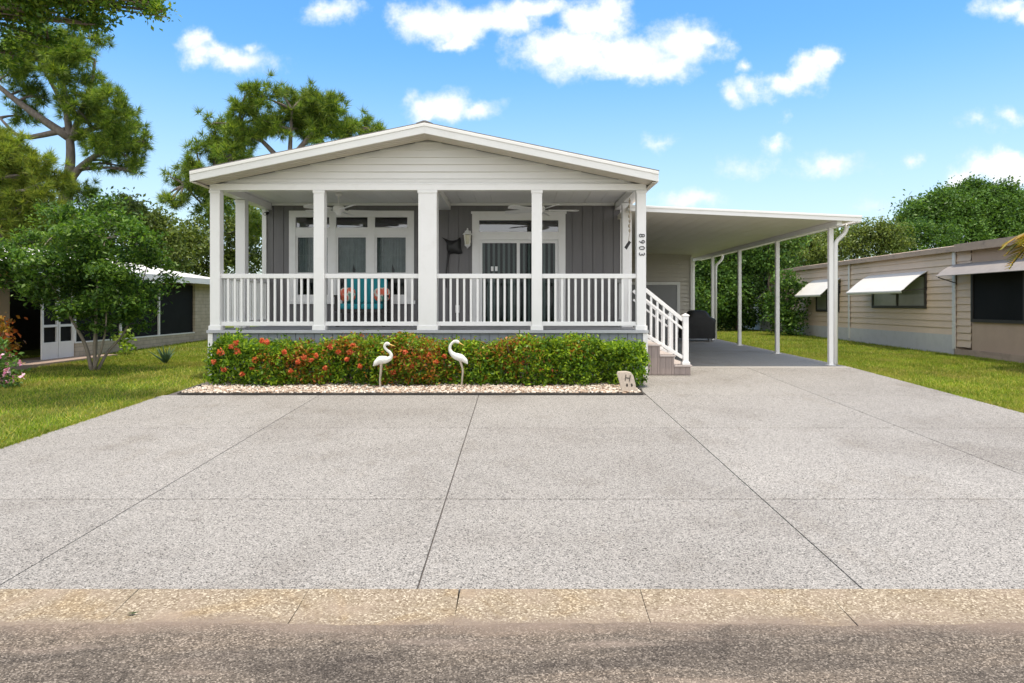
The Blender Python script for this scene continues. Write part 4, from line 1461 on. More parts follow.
def hedge_pts(n, rng=RNG):
    u = rng.uniform(0, 1, n)
    x = hx0 + (hx1 - hx0) * u
    face = rng.uniform(0, 1, n)
    h = (hz1 - hz0) * (.93 + .07 * np.sin(x * 2.3) + .05 * np.sin(x * 7.1 + 1) + .03 * np.sin(x * 17.0))
    depth = np.abs(rng.normal(0, .10, n))
    bul = .06 * np.sin(x * 3.1 + .5) + .05 * np.sin(x * 8.3) + .03 * np.sin(x * 19)
    zz = rng.uniform(.05, 1.0, n) ** .9
    y = np.where(face < .6, hy0 + depth - bul + .10 * (1 - np.clip((1 - zz) * 4, 0, 1)), rng.uniform(hy0 + .05, hy1, n))
    z = np.where(face < .6, hz0 + h * zz, hz0 + h - depth * .8 + .03 * rng.normal(size=n))
    # rounded ends
    e = np.minimum(x - hx0, hx1 - x)
    z = z - np.clip(.16 - e, 0, 1) * .8 * (zz > .6)
    return np.stack([x, y, z], 1), u


cen, u = hedge_pts(4300)
pp = cen[:, None, :] + RNG.normal(size=(len(cen), 15, 3)) * np.array([.038, .038, .035])
uu = np.repeat(u, 15)
pp = pp.reshape(-1, 3)
# patches of red and orange croton leaves
patch = np.zeros(len(pp))
for cx_, cz_, r_, a_ in ((300, 362, 16, .8), (318, 378, 14, .5), (268, 360, 10, .5), (335, 345, 16, .5), (345, 347, 14, .6), (355, 350, 12, .5), (400, 358, 26, .55), (425, 357, 20, .75), (430, 372, 14, .5), (443, 365, 16, .5), (412, 375, 18, .4), (505, 347, 22, .5), (510, 358, 18, .4), (576, 347, 10, .3), (480, 350, 16, .25), (542, 360, 18, .12), (395, 375, 18, .4), (530, 350, 14, .3)):
    q = at(cx_, cz_, 10.25)
    d2 = ((pp[:, 0] - q.x) ** 2 + (pp[:, 2] - q.z) ** 2) / (r_ / F_PX * 10.25) ** 2
    patch = np.maximum(patch, a_ * np.exp(-d2))
isred = RNG.uniform(0, 1, len(pp)) < patch
np_mesh('foliage', leaves(pp[~isred], .029, .5, .45), 4, M['lf_hedge'], hedge)
np_mesh('coloured_foliage', leaves(pp[isred], .029, .5, .45), 4, M['lf_croton'], hedge)
st = MB()
x = hx0 + .15
while x < hx1 - .1:
    yb = random.uniform(10.45, 10.95)
    for k in range(4):
        limb(st, (x, yb, hz0 - .02), (x + random.uniform(-.22, .22), yb + random.uniform(-.25, .2), random.uniform(.7, .9)), .012, .004, n=3, seg=5)
    x += .17
st.build('stems', M['bark'], hedge)
for (fx, fy, fr) in ((237, 351, 6), (231, 346.5, 5), (221, 352, 6), (236, 343, 4.5), (225, 369, 5.5), (268, 380, 5.5), (255, 360, 5), (304, 357, 5), (311, 360, 4), (267, 342, 5), (262, 340.5, 4), (316, 355.5, 4), (350, 352, 5), (353, 345, 4), (421, 357, 4.5), (429, 355, 4), (298, 362, 4), (347, 359, 4), (405, 352, 4), (412, 366, 4), (436, 362, 4), (444, 356, 4), (330, 347, 4), (338, 352, 4), (284, 352, 4), (291, 371, 4), (252, 368, 4), (242, 374, 4), (214, 362, 4), (393, 372, 4), (325, 368, 4), (360, 366, 4)):
    q = at(fx, fy, 10.16)
    fr *= .62
    n_ = 40
    d = unit(RNG.normal(size=(n_, 3)))
    P_ = np.array(q) + d * fr / F_PX * 10 * RNG.uniform(.5, 1.0, (n_, 1))
    np_mesh('flower_head', leaves(P_, .02, .4, .7), 4, M['fl_red'], hedge)

# bed: pebbles and edging
pb_ico = None
bm = bmesh.new()
bmesh.ops.create_icosphere(bm, subdivisions=1, radius=1)
iv = np.array([v.co[:] for v in bm.verts])
ifc = np.array([[v.index for v in f.verts] for f in bm.faces])
bm.free()
npb = 7000
px_ = RNG.uniform(-4.60, 1.72, npb)
py_ = 9.62 + RNG.uniform(0, 1, npb) ** 1.3 * .85
keep = px_ > -4.62 + np.clip(py_ - 9.6, 0, 1) * .1
px_, py_ = px_[keep], py_[keep]
npb = len(px_)
ctr = np.stack([px_, py_, np.array([gz(v) for v in py_]) + .016 + RNG.uniform(0, .022, npb)], 1)
scl = RNG.uniform(.008, .024, (npb, 1, 1)) * RNG.uniform(.6, 1.3, (npb, 1, 3)) * np.array([1.15, 1, .7])
th = RNG.uniform(0, 6.28, npb)
Rz = np.zeros((npb, 3, 3)); Rz[:, 0, 0] = np.cos(th); Rz[:, 0, 1] = -np.sin(th); Rz[:, 1, 0] = np.sin(th); Rz[:, 1, 1] = np.cos(th); Rz[:, 2, 2] = 1
vv = iv[None] * (1 + .18 * RNG.normal(size=(npb, len(iv), 1))) * scl
vv = np.einsum('nij,nkj->nki', Rz, vv) + ctr[:, None]
me = bpy.data.meshes.new('pebbles')
fv = (ifc[None] + (np.arange(npb) * len(iv))[:, None, None]).reshape(-1, 3)
me.from_pydata(vv.reshape(-1, 3).tolist(), [], fv.tolist())
me.materials.append(M['pebble'])
tag(link('pebbles', me), 'white and tan pebbles covering the bed in front of the hedge', 'pebbles', kind='stuff')
em = MB()
ed = [(-4.66, 10.35), (-4.64, 9.60), (1.74, 9.60), (1.80, 10.1)]
for (a, b) in zip(ed[:-1], ed[1:]):
    n = 24
    for i in range(n):
        t0, t1 = i / n, (i + 1) / n
        p0 = Vector((a[0] + (b[0] - a[0]) * t0, a[1] + (b[1] - a[1]) * t0, 0)); p1 = Vector((a[0] + (b[0] - a[0]) * t1, a[1] + (b[1] - a[1]) * t1, 0))
        p0.z = gz(p0.y) + .012 + .004 * math.sin(i * 2.1); p1.z = gz(p1.y) + .012 + .004 * math.sin((i + 1) * 2.1)
        em.bar(p0, p1, .014, .024)
tag(em.build('bed_edging', M['edging']), 'thin dark edging strip between the pebble bed and the driveway', 'edging')


# ---------------------------------------------------------------- egret statues
def smooth_path(pts, rad, k=5):
    pts = [Vector(p) for p in pts]
    out, ro = [], []
    n = len(pts)
    for i in range(n - 1):
        p0, p1, p2, p3 = pts[max(i - 1, 0)], pts[i], pts[i + 1], pts[min(i + 2, n - 1)]
        for j in range(k):
            t = j / k
            out.append(.5 * ((2 * p1) + (p2 - p0) * t + (2 * p0 - 5 * p1 + 4 * p2 - p3) * t * t + (3 * p1 - p0 - 3 * p2 + p3) * t ** 3))
            s = t * t * (3 - 2 * t)
            ro.append(rad[i] + (rad[i + 1] - rad[i]) * s)
    out.append(pts[-1]); ro.append(rad[-1])
    return out, ro


def egret(label, Y, body, radii, bill, legs):
    base = Vector((at(legs[-1][0], 0, Y).x, Y, gz(Y) + .015))
    e = thing('egret_statue', label, 'bird statue', base, 'egret statues in the bed')
    path, rr = smooth_path([at(x, y, Y) for x, y in body], [r / F_PX * Y for r in radii])
    MB().tube(path, rr, 14, squash=(1, .8, 1)).build('body', M['egret'], e, smooth=True)
    MB().tube([at(x, y, Y) for x, y in bill], [.011, .008, .002], 8).build('bill', M['bill'], e, smooth=True)
    eye = at(bill[0][0] - .7, bill[0][1] - .5, Y)
    MB().blob(eye + Vector((0, -.014, 0)), (.004, .004, .004), 8, 6).build('eye', M['black'], e)
    lp_, lr = smooth_path([at(x, y, Y) for x, y in legs], [.018, .012, .009, .011][:len(legs)])
    lp_[-1].z = gz(Y) + .01
    MB().tube([p + Vector((0, -.012, 0)) for p in lp_], lr, 8).build('leg', M['egret_leg'], e, smooth=True)
    MB().tube([p + Vector((.006, .02, 0)) for p in lp_], [q * .85 for q in lr], 8).build('leg', M['egret_leg'], e, smooth=True)
    wp, wr = smooth_path([at(x, y, Y) for x, y in [(body[0][0], body[0][1] + .3), (body[1][0], body[1][1] + .2), (body[2][0], body[2][1] + .4), (body[3][0], body[3][1] + .8)]], [.006, .03, .036, .012])
    for sy in (-1, 1):
        MB().tube([p + Vector((0, sy * .034, .006)) for p in wp], wr, 10, squash=(1, .45, 1)).build('wing', M['egret'], e, smooth=True)
    return e


egret('white egret statue with upright S-neck and tan legs, left one in the bed', 10.0,
      [(373.6, 366), (376.6, 362.6), (380.5, 360.2), (385, 359.8), (388.8, 359), (391.2, 356), (390, 352.6), (387, 350), (384.8, 347.4), (385, 344.8), (387, 343.6), (389, 344.2), (390, 344.6)],
      [.6, 3.0, 4.2, 3.9, 2.7, 1.8, 1.5, 1.4, 1.3, 1.4, 1.8, 1.4, .6], [(389.2, 344.3), (392, 345.2), (395.6, 346.3)], [(381.2, 363), (380.6, 372), (379.8, 380), (380.2, 389)])
egret('white egret statue with neck bent back and bill pointing down, right one in the bed', 10.05,
      [(467.6, 364), (465, 360.6), (461, 358), (457, 356.6), (453.8, 355), (451, 352), (449.9, 348.6), (450.6, 345.2), (452.4, 342.8), (454.8, 341.4), (457, 341.6), (458.6, 342.4), (459.4, 342.9)],
      [.6, 2.6, 3.8, 3.6, 2.9, 2.0, 1.5, 1.35, 1.3, 1.5, 1.8, 1.4, .6], [(458.6, 342.4), (461.4, 344), (464.6, 346)], [(460.2, 361), (462.6, 370), (462, 379), (461.4, 388)])

# garden sign
Ysg = 9.68
sg = thing('garden_sign', 'grey stone slab etched with dark letter, leaning on the right end of the hedge', 'garden sign', at(627, 393, Ysg))
outl = [(622.4, 393.3), (620.2, 384), (617.6, 374.6), (618.6, 372.6), (622.5, 372.3), (627.5, 372.2), (632, 373.4), (634.2, 376.4), (636, 385), (637.4, 393.5)]
pts = [at(x, y, Ysg) for x, y in outl]
zb = min(p.z for p in pts)
sl = MB()
n = len(pts)
fr = [Vector((p.x, Ysg + (p.z - zb) * .22, p.z)) for p in pts]
bk = [p + Vector((0, .05, .008)) for p in fr]
sl.add(fr + bk, [tuple(range(n)), tuple(range(2 * n - 1, n - 1, -1))] + [(i, n + i, n + (i + 1) % n, (i + 1) % n) for i in range(n)])
slab_o = sl.build('slab', M['stone_sign'], sg, bevel=.006)
Rl = Matrix.Rotation(math.radians(-12.4), 4, 'X') @ Matrix.Rotation(math.radians(9), 4, 'Y') @ ROT_FRONT
hp_ = at(628.2, 378.6, Ysg)
text_mesh('letter', 'H', .125, M['etched'], slab_o, (hp_.x, Ysg + (hp_.z - zb) * .22 - .002, hp_.z), Rl, .003)
hp_ = at(629.6, 385.4, Ysg)
for dx, a0 in ((-.032, 40), (.034, -40)):          # two small leaf marks under the letter
    q = Vector((hp_.x + dx, Ysg + (hp_.z - zb) * .22 - .003, hp_.z))
    mm = MB()
    mm.blob(q, (.014, .004, .026), 10, 6)
    o = mm.build('etched_mark', M['etched'], slab_o)

# ---------------------------------------------------------------- left neighbour house
LX = -9.2
lh = thing('neighbour_house', 'low house with white roof and dark porch screens behind the left lawn', 'house', (LX, 15.5, gz(15.5)))
kz = .66
m1 = MB()
m1.box((LX - .1, 14.62, .2), (LX, 20.06, kz))                      # knee wall
m1.box((LX - .1, 20.06, .2), (LX, 21.2, 2.12))
m1.box((LX - .12, 20.04, kz), (LX + .015, 20.058, 2.1))
m1.build('block_wall', M['tan_block'], lh)
m2 = MB()
m2.box((LX - .1, 10.5, .2), (LX, 12.72, 2.12))
MB().box((LX - 7, 21.2, .2), (LX, 21.3, 2.12)).build('rear_wall', M['tan_wall'], lh)
m2.build('wall', M['tan_wall'], lh)
MB().box((LX - 7, 10.5, .2), (LX - 2.5, 21.2, 2.3)).build('inner_wall', M['bronze'], lh)  # dark colour stands in for the shade inside the open entrance
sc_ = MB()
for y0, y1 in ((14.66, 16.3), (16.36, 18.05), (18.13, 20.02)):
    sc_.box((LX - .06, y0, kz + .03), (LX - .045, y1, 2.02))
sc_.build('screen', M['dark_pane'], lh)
po = MB()
for y in (14.63, 16.33, 18.09):
    po.box((LX - .07, y - .03, kz), (LX - .01, y + .03, 2.1))
po.box((LX - .08, 14.6, kz), (LX + .01, 20.03, kz + .028))
po.build('screen_post', M['white'], lh)
po2 = MB().box((LX - .3, 20.1, 0), (LX - .29, 20.11, .1))
dd = MB()
for y0, y1 in ((13.62, 14.10), (14.12, 14.60)):
    g_ = gz(14)
    dd.box((LX - .05, y0, g_), (LX - .02, y0 + .05, 2.05)); dd.box((LX - .05, y1 - .05, g_), (LX - .02, y1, 2.05))
    for zz, h in ((g_ + .02, .34), (1.02, .05), (2.0, .05)):
        dd.box((LX - .048, y0 + .05, zz), (LX - .022, y1 - .05, zz + h))
ldoor = dd.build('screen_door', M['white'], lh)
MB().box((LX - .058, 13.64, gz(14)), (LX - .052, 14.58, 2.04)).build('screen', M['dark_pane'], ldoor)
MB().box((LX - .6, 10.6, gz(14) - .2), (LX + .55, 15.2, gz(14) + .03)).build('patio_slab', M['patio'], lh)
rfm = MB()
ex = LX + .32
rz0, rz1 = 2.11, 3.0
rx1 = LX - 4.0
npn = 34
for i in range(npn):
    y0 = 10.2 + 11.3 * i / npn
    y1 = 10.2 + 11.3 * (i + 1) / npn - .012
    rfm.hexa([(rx1, y0, rz1 - .06), (ex, y0, rz0), (ex, y1, rz0), (rx1, y1, rz1 - .06), (rx1, y0, rz1), (ex, y0, rz0 + .1), (ex, y1, rz0 + .1), (rx1, y1, rz1)])
rfm.hexa([(rx1 - 4, 10.2, 2.3), (rx1 - .002, 10.2, rz1 - .06), (rx1 - .002, 21.5, rz1 - .06), (rx1 - 4, 21.5, 2.3), (rx1 - 4, 10.2, 2.36), (rx1 - .002, 10.2, rz1), (rx1 - .002, 21.5, rz1), (rx1 - 4, 21.5, 2.36)])
lroof = rfm.build('roof', M['white_roof'], lh)
lf = MB()
lf.box((ex + .002, 10.18, rz0 - .05), (ex + .03, 21.5, rz0 + .105))
lf.build('fascia', M['white_trim'], lroof)

# ---------------------------------------------------------------- right neighbour house
RX = 9.7
rh = thing('neighbour_house', 'long beige sided home with window awnings beyond the right lawn', 'house', (RX, 18, gz(18)))
w1 = MB()
lap(w1, (RX, 30, 0), (0, -1, 0), (-1, 0, 0), 14.6, .80, 2.66, .155, .024)
w1.box((RX + .002, 15.4, .3), (RX + 7, 30, 2.66))
w1.build('wall', M['beige_siding'], rh)
w2 = MB()
lap(w2, (RX, 15.4, 0), (0, -1, 0), (-1, 0, 0), .5, .55, 2.66, .155, .024)
w2.build('wall', M['beige_siding'], rh)
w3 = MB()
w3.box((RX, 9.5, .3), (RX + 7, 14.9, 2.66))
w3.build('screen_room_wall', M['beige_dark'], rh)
MB().box((RX - .03, 15.46, .25), (RX - .001, 30, .80)).build('skirting', M['skirt_block'], rh)
MB().box((RX - .05, 9.5, .25), (RX - .003, 15.40, .50)).build('skirting', M['roof_edge'], rh)
for ya, yb in ((15.38, 15.48), (20.25, 20.33), (27.6, 27.68)):
    MB().box((RX - .06, ya, .5), (RX - .034, yb, 2.66)).build('downspout', M['awning'], rh)
rr = MB()
rr.box((RX - .12, 9.2, 2.665), (RX + 7.3, 30.2, 2.70))
rr.hexa([(RX - .12, 9.2, 2.701), (RX + 3.5, 9.2, 2.701), (RX + 3.5, 30.2, 2.701), (RX - .12, 30.2, 2.701), (RX - .12, 9.2, 2.73), (RX + 3.5, 9.2, 3.25), (RX + 3.5, 30.2, 3.25), (RX - .12, 30.2, 2.73)])
rr.hexa([(RX + 3.502, 9.2, 2.701), (RX + 7.3, 9.2, 2.701), (RX + 7.3, 30.2, 2.701), (RX + 3.502, 30.2, 2.701), (RX + 3.502, 9.2, 3.25), (RX + 7.3, 9.2, 2.73), (RX + 7.3, 30.2, 2.73), (RX + 3.502, 30.2, 3.25)])
rroof = rr.build('roof', M['roof_edge'], rh)
rf2 = MB()
rf2.box((RX - .145, 15.2, 2.63), (RX - .122, 30.2, 2.745))
rf2.box((RX - .19, 9.2, 2.61), (RX - .122, 15.195, 2.775))
rf2.build('fascia', M['roof_edge'], rroof)


def win_right(y0, y1, z0, z1, parts=2):
    f = MB()
    w = .065
    f.box((RX - .05, y0, z0), (RX - .02, y1, z0 + w)); f.box((RX - .05, y0, z1 - w), (RX - .02, y1, z1))
    ys = [y0 + (y1 - w - y0) * i / parts for i in range(parts + 1)]
    for y in ys: f.box((RX - .051, y, z0 + w), (RX - .019, y + w, z1 - w))
    wo = f.build('window', M['bronze'], rh)
    for a, b in zip(ys[:-1], ys[1:]):
        MB().box((RX - .03, a + w, z0 + w), (RX - .025, b, z1 - w)).build('pane', M['grey_pane'] if z0 > 1.2 else M['dark_pane'], wo)
    return wo


win_right(16.5, 19.0, 1.38, 2.2)
win_right(20.95, 22.55, 1.25, 2.1, 2)
win_right(10.2, 14.86, 1.10, 2.2, 3)


def awning(y0, y1, zi, zo, xo, m, roll=True, dark_side=True):
    a = MB()
    n = 14
    prof = []
    for i in range(n + 1):
        t = i / n
        x = RX - .03 + (xo - RX + .03) * t
        z = zi + (zo - zi) * t + .035 * math.sin(math.pi * t)
        prof.append((x, z))
    if roll:
        for k in range(1, 6):
            an = k / 5 * 2.4
            prof.append((xo - .045 * math.sin(an), zo - .045 + .045 * math.cos(an)))
    th = .012
    vs = [(x, y0, z) for x, z in prof] + [(x, y1, z) for x, z in prof] + [(x + .004, y0, z - th) for x, z in prof] + [(x + .004, y1, z - th) for x, z in prof]
    k = len(prof)
    fs = []
    for i in range(k - 1):
        fs += [(i, i + 1, k + i + 1, k + i), (2 * k + i, 3 * k + i, 3 * k + i + 1, 2 * k + i + 1), (i, 2 * k + i, 2 * k + i + 1, i + 1), (k + i, k + i + 1, 3 * k + i + 1, 3 * k + i)]
    fs += [(0, k, 3 * k, 2 * k), (k - 1, 3 * k - 1, 4 * k - 1, 2 * k - 1)]
    a.add(vs, fs)
    aw = a.build('awning', m, rh, smooth=False)
    for y in (y0 + .04, y1 - .04):
        br = MB()
        br.bar((RX - .03, y, zi - .42), (xo + .02, y, zo - .03), .018, .018)
        br.bar((RX - .03, y, zi - .03), (RX - .03, y, zi - .45), .018, .018)
        br.build('bracket', M['bronze'], aw)


awning(16.46, 19.2, 2.265, 1.83, 9.10, M['awning'])
awning(20.85, 22.75, 2.265, 1.80, 9.10, M['awning'])
awning(26.2, 27.9, 2.2, 1.75, 9.10, M['awning'])
awning(9.9, 15.42, 2.36, 2.10, 9.25, M['awning_grey'], roll=False)

# ---------------------------------------------------------------- small plants
# palm whose fronds reach in at the right edge
pbase = Vector((9.15, 11.95, gz(11.95)))
palm = thing('palm_tree', 'palm with dry orange-yellow fronds entering at the right edge of the photo', 'palm', pbase)
MB().tube([pbase + Vector((0, 0, -.05)), pbase + Vector((.03, 0, .8)), pbase + Vector((.0, .02, 2.3))], [.14, .11, .10], 12).build('trunk', M['bark'], palm, smooth=True)
quads = []
hub = pbase + Vector((0, 0, 2.35))
ribs = MB()
for k in range(20):
    a = 2 * math.pi * k / 20 + .2
    lift = random.uniform(-.1, .55)
    L = random.uniform(.52, .70)
    dirv = Vector((math.cos(a), math.sin(a), 0))
    path = []
    for i in range(9):
        t = i / 8
        path.append(hub + dirv * L * t + Vector((0, 0, lift * L * t * 1.6 - 1.0 * L * t * t * .9)))
    ribs.tube(path, [.014 - .0013 * i for i in range(9)], 5)
    for i in range(1, 9):
        for s in (-1, 1):
            for j in range(3):
                p = np.array(path[i].lerp(path[i - 1], j / 3))
                side = np.array(dirv.cross(Vector((0, 0, 1)))) * s
                d = unit(side * .8 + np.array(dirv) * .6 + np.array([0, 0, -.45 + .15 * random.random()]))
                l = .30 * math.sin(math.pi * (.12 + .8 * i / 8)) + .05
                wv = np.array(dirv) * .02
                quads.append([p - wv, p + wv, p + d * l * .6 + wv * .9, p + d * l])
np_mesh('fronds', np.array(quads), 4, M['palm'], palm)
ribs.build('frond_ribs', M['palm'], palm)

# agave
ab = gp3(165.5, 13.35)
ag = thing('agave_plant', 'small spiky agave standing on the lawn near the left house wall', 'plant', ab)
am = MB()
for k in range(13):
    a = 2 * math.pi * k / 13 + random.uniform(-.2, .2)
    el = random.uniform(.5, 1.3)
    L = random.uniform(.26, .4)
    d = Vector((math.cos(a) * math.cos(el), math.sin(a) * math.cos(el), math.sin(el)))
    am.tube([ab, ab + d * L * .4 + Vector((0, 0, .01)), ab + d * L], [.02, .018, .002], 6)
am.build('leaves', M['agave'], ag, smooth=True)

# lime shrub by the wall
tree('shrub', 'small lime-green shrub by the left house wall behind the multi-stemmed tree', 'shrub', gp3(125, 15.6),
     [(tuple(at(124, 339, 15.6)), (.16, .16, .14)), (tuple(at(128, 346, 15.5)), (.14, .14, .12)), (tuple(at(125, 334, 15.6)), (.1, .1, .1))], M['lf_lime'], M['bark_pale'], r=.015, per=300, sig=.06, nl=12, size=.05)

# flowering bushes at the left edge
Yb = 10.4
fb_ = tree('flowering_bush', 'bush with pink and white flowers at the left edge of the lawn', 'bush', gp3(2, Yb),
           blobs_px([(-10, 372, 20), (10, 376, 11), (2, 360, 14), (15, 366, 8), (-12, 350, 16), (14, 384, 6)], Yb, .2), M['lf_oak'], M['bark_pale'], r=.02, per=260, sig=.05, nl=18, size=.035)
pc, _, pf = clumps(blobs_px([(2, 366, 16), (12, 374, 10), (-14, 366, 18)], Yb - .08, .1), 220, .022, 9, shell=.85)
for q in pf.reshape(len(pc), -1, 3):
    np_mesh('flower_cluster', leaves(q, .026, .3, .8), 4, M['fl_pink'], fb_)
Yb = 11.6
tree('croton_bush', 'dark red leaved bush behind the pink flowers at the left edge', 'bush', gp3(4, Yb),
     blobs_px([(2, 326, 12), (10, 334, 9), (-8, 335, 14), (0, 345, 13)], Yb, .2), M['lf_croton'], M['bark_pale'], r=.02, per=180, sig=.06, nl=14, size=.05)

# fallen leaf in the gutter
fq = at(133, 622, 3.33); fq.z = -.008
lfm = MB()
lfm.add([fq + Vector(p) for p in ((-.03, 0, .004), (-.01, .012, .001), (.03, .006, .010), (-.006, -.012, .012), (0, 0, .0))], [(0, 4, 1), (1, 4, 2), (2, 4, 3), (3, 4, 0)])
tag(lfm.build('fallen_leaf', M['agave']), 'dark green fallen leaf lying in the tan gutter at lower left', 'leaf')

# ---------------------------------------------------------------- grass blades
def grass(n, x0, x1, y0, y1, pw=1.5):
    x = RNG.uniform(x0, x1, n)
    y = y0 + (y1 - y0) * RNG.uniform(0, 1, n) ** pw
    z = np.interp(y, [3.6, 12.5, 25], [0.0, .3439, .494]) - .022
    h = RNG.uniform(.025, .06, (n, 1))
    lean = RNG.normal(0, .5, (n, 2))
    P = np.stack([x, y, z], 1)
    a = RNG.uniform(0, 6.28, n)
    w = np.stack([np.cos(a), np.sin(a), np.zeros(n)], 1) * RNG.uniform(.004, .009, (n, 1))
    tip = P + np.concatenate([lean * h, h], 1)
    return np.stack([P - w, P + w, tip], 1)


V = np.concatenate([grass(130000, -13.5, -4.84, 4.6, 15, 1.2), grass(25000, -9.2, -5.0, 13, 21), grass(90000, 6.03, 9.65, 6.5, 15, 1.1), grass(40000, 6.03, 9.65, 14, 26)])
# ragged tufts along the driveway edges
ne = 9000
ys = RNG.uniform(5.0, 12.5, ne)
edge = grass(ne, -4.9, -4.83, 5.0, 10.0, 1)
edge2 = grass(ne, 6.01, 6.06, 6.5, 22, 1)
np_mesh_o = np_mesh('grass', np.concatenate([V, edge, edge2]), 3, M['grass'])
tag(np_mesh_o, 'green lawn grass with dry patches on both sides of the driveway', 'grass', kind='stuff')

# ---------------------------------------------------------------- sky, sun
TO_SUN = Vector((.06, -.10, 1.0)).normalized()
elev = math.asin(TO_SUN.z)
azim = math.atan2(TO_SUN.x, TO_SUN.y)
w = bpy.data.worlds.new('World')
scene.world = w
w.use_nodes = True
nt = w.node_tree
nt.nodes.clear()
wo = nd(nt, 'ShaderNodeOutputWorld')
bg = nd(nt, 'ShaderNodeBackground', Strength=0.15)
sky = nd(nt, 'ShaderNodeTexSky', sky_type='NISHITA', sun_disc=False)
sky.sun_elevation = elev
sky.sun_rotation = azim
sky.altitude = 0
sky.air_density = 1.0
sky.dust_density = 1.1
sky.ozone_density = 1.4
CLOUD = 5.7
tc = nd(nt, 'ShaderNodeTexCoord')
sep = nd(nt, 'ShaderNodeSeparateXYZ')
nt.links.new(tc.outputs['Generated'], sep.inputs[0])


def mth(op, a, b=None, c=None, clamp=False):
    m = nd(nt, 'ShaderNodeMath', operation=op)
    m.use_clamp = clamp
    for i, v in enumerate((a, b, c)):
        if v is None: continue
        if isinstance(v, (int, float)): m.inputs[i].default_value = v
        else: nt.links.new(v, m.inputs[i])
    return m.outputs[0]


ysafe = mth('MAXIMUM', sep.outputs[1], 0.02)
uu_ = mth('DIVIDE', sep.outputs[0], ysafe)
vv_ = mth('DIVIDE', sep.outputs[2], ysafe)
uv = nd(nt, 'ShaderNodeCombineXYZ')
nt.links.new(uu_, uv.inputs[0])
nt.links.new(vv_, uv.inputs[1])


def wnoise(scale, detail, rough, off=0.0):
    n = nd(nt, 'ShaderNodeTexNoise', Scale=scale, Detail=detail, Roughness=rough)
    n.noise_dimensions = '3D'
    ad = nd(nt, 'ShaderNodeVectorMath', operation='ADD')
    ad.inputs[1].default_value = (off, off * .7, off * 1.3)
    nt.links.new(uv.outputs[0], ad.inputs[0])
    nt.links.new(ad.outputs[0], n.inputs['Vector'])
    return n


dn = wnoise(11, 5, .6, 3.1)
dv = nd(nt, 'ShaderNodeVectorMath', operation='MULTIPLY_ADD')
sb_ = nd(nt, 'ShaderNodeVectorMath', operation='SUBTRACT')
sb_.inputs[1].default_value = (.5, .5, .5)
nt.links.new(dn.outputs['Color'], sb_.inputs[0])
nt.links.new(sb_.outputs[0], dv.inputs[0])
dv.inputs[1].default_value = (.10, .06, 0)
nt.links.new(uv.outputs[0], dv.inputs[2])
CL = [(198, 42, 24, 13, .85), (215, 52, 28, 15, .8), (245, 60, 36, 15, .75), (262, 46, 12, 8, .6), (332, 12, 38, 12, .75), (318, 8, 22, 10, .75),
      (425, 106, 26, 12, .85), (450, 104, 34, 15, .95), (485, 108, 26, 9, .75),
      (430, 20, 34, 22, 1), (465, 26, 34, 20, 1), (500, 18, 36, 17, 1), (455, 40, 26, 9, 1), (530, 5, 40, 10, .9),
      (545, 48, 36, 20, 1), (580, 58, 50, 22, 1), (630, 55, 52, 26, 1), (680, 45, 44, 25, 1), (595, 22, 38, 22, 1), (610, 8, 24, 16, 1), (640, 68, 62, 14, 1), (715, 38, 18, 10, .9),
      (735, 96, 18, 11, .62), (755, 90, 22, 12, .7), (790, 84, 28, 14, .8), (815, 74, 24, 18, .85), (832, 62, 14, 14, .8), (744, 69, 10, 7, .5),
      (755, 168, 34, 8, .30), (835, 166, 28, 13, .48), (780, 148, 15, 9, .42), (690, 200, 46, 10, .5), (905, 165, 10, 8, .55), (870, 203, 36, 9, .42),
      (980, 127, 22, 8, .38), (1005, 118, 18, 8, .38), (965, 178, 24, 14, .7), (995, 168, 36, 17, 1), (1025, 175, 30, 18, 1), (1005, 6, 30, 14, .9), (1030, 18, 22, 12, .9),
      (664, 142, 14, 6, .34), (785, 120, 10, 8, .34), (610, 205, 40, 8, .3), (-40, 60, 70, 30, 1), (1150, 60, 90, 36, 1), (1240, 150, 80, 30, 1), (-180, 120, 90, 30, 1), (300, -90, 140, 40, 1), (700, -130, 170, 50, 1)]
acc = None
for cx_, cy_, a_, b_, wgt in CL:
    s1 = nd(nt, 'ShaderNodeVectorMath', operation='SUBTRACT')
    s1.inputs[1].default_value = ((cx_ - VX) / F_PX, (HY - cy_) / F_PX, 0)
    nt.links.new(dv.outputs[0], s1.inputs[0])
    s2 = nd(nt, 'ShaderNodeVectorMath', operation='MULTIPLY')
    s2.inputs[1].default_value = (F_PX / (a_ * 1.25), F_PX / (b_ * 1.3), 0)
    nt.links.new(s1.outputs[0], s2.inputs[0])
    ln = nd(nt, 'ShaderNodeVectorMath', operation='LENGTH')
    nt.links.new(s2.outputs[0], ln.inputs[0])
    val = mth('MULTIPLY_ADD', ln.outputs['Value'], -wgt, wgt)
    acc = val if acc is None else mth('SMOOTH_MAX', acc, val, .12)
fn = wnoise(26, 8, .62, 9.7)
acc2 = mth('ADD', acc, mth('MULTIPLY_ADD', fn.outputs['Fac'], 1.25, -.62))
mr = nd(nt, 'ShaderNodeMapRange')
mr.interpolation_type = 'SMOOTHSTEP'
mr.inputs[1].default_value, mr.inputs[2].default_value = -.04, .72
nt.links.new(acc2, mr.inputs[0])
front = mth('GREATER_THAN', sep.outputs[1], .03)
above = mth('GREATER_THAN', sep.outputs[2], .0)
dens = mth('MULTIPLY', mth('MULTIPLY', mr.outputs[0], front), above)
dens = mth('MULTIPLY', dens, .96)
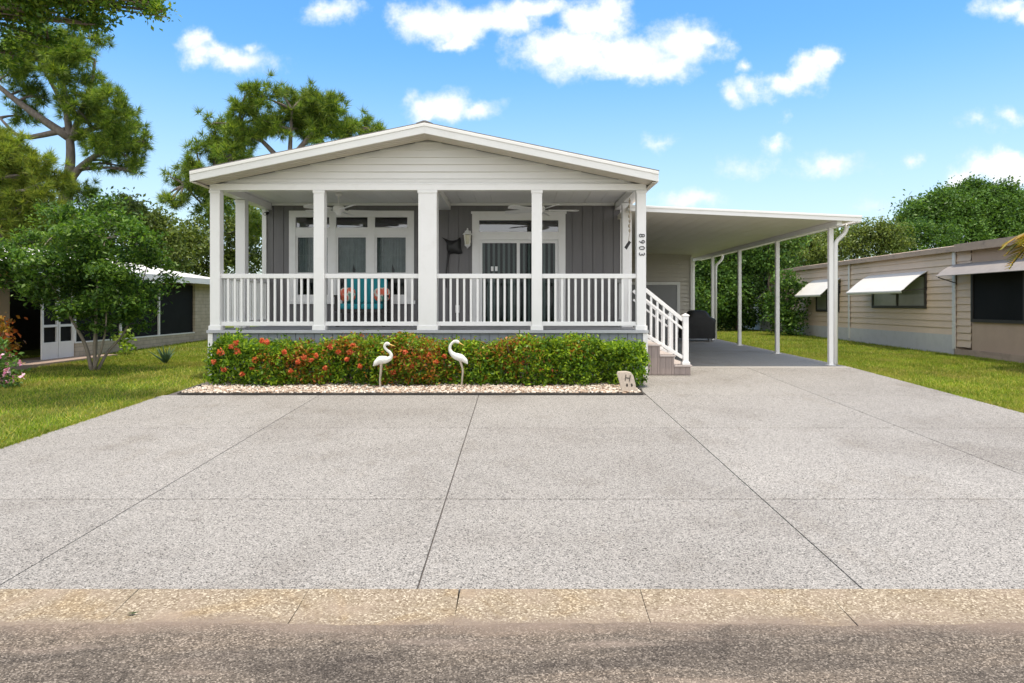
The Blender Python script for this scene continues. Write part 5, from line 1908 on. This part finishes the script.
# unseen cloud cover added behind the viewer to fill the facade with light
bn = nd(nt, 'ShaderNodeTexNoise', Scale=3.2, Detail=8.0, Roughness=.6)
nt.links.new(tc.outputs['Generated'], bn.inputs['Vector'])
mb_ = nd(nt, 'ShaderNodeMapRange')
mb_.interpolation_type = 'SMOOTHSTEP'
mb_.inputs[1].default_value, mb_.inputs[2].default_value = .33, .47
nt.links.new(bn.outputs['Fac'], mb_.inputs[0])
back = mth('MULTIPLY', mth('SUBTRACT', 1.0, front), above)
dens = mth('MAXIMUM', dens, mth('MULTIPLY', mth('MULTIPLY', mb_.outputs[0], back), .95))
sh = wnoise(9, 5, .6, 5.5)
bright = mth('MULTIPLY_ADD', front, -1.6, CLOUD)          # added clouds behind are brighter than those ahead, for the facade fill
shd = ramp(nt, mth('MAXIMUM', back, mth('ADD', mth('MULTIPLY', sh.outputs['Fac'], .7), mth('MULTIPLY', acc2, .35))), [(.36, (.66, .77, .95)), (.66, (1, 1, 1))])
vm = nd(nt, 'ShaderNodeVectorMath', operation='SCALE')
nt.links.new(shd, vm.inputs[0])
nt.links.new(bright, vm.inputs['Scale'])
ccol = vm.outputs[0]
hsk = nd(nt, 'ShaderNodeHueSaturation', Saturation=1.36, Value=.86)
nt.links.new(sky.outputs[0], hsk.inputs['Color'])
skyc = mixc(nt, 1.0, hsk.outputs[0], (.96, 1.0, .98), 'MULTIPLY')
hz = nd(nt, 'ShaderNodeMapRange')
hz.interpolation_type = 'SMOOTHSTEP'
hz.inputs[1].default_value, hz.inputs[2].default_value = .36, .02
hz.inputs[3].default_value, hz.inputs[4].default_value = 0.0, .62
nt.links.new(sep.outputs[2], hz.inputs[0])
skyc = mixc(nt, hz.outputs[0], skyc, (2.6, 2.9, 3.05))
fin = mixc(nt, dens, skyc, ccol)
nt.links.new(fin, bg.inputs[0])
nt.links.new(bg.outputs[0], wo.inputs[0])

sun = bpy.data.lights.new('sun', 'SUN')
sun.energy = 2.6
sun.angle = math.radians(.5)
sun.color = (1.0, .89, .74)
so = bpy.data.objects.new('sun', sun)
COL.objects.link(so)
so.location = (3, 0, 20)
so.rotation_euler = TO_SUN.to_track_quat('Z', 'Y').to_euler()

# ---------------------------------------------------------------- camera and output
cam = bpy.data.cameras.new('camera')
cam.sensor_width = 36
cam.lens = F_PX / 1024 * 36
cam.shift_x = (512 - VX) / 1024
cam.shift_y = (HY - 341.5) / 1024
cam.clip_end = 2000
cam.clip_start = .05
co = bpy.data.objects.new('camera', cam)
COL.objects.link(co)
co.location = (0, 0, CAM_Z)
co.rotation_euler = (math.radians(90), 0, 0)
scene.camera = co
vs = scene.view_settings
vs.view_transform = 'Standard'
vs.look = 'None'
vs.gamma = 1
vs.exposure = 1.05
vs.use_curve_mapping = False
scene.cycles.max_bounces = 8
scene.cycles.transparent_max_bounces = 12
scene.cycles.use_denoising = True
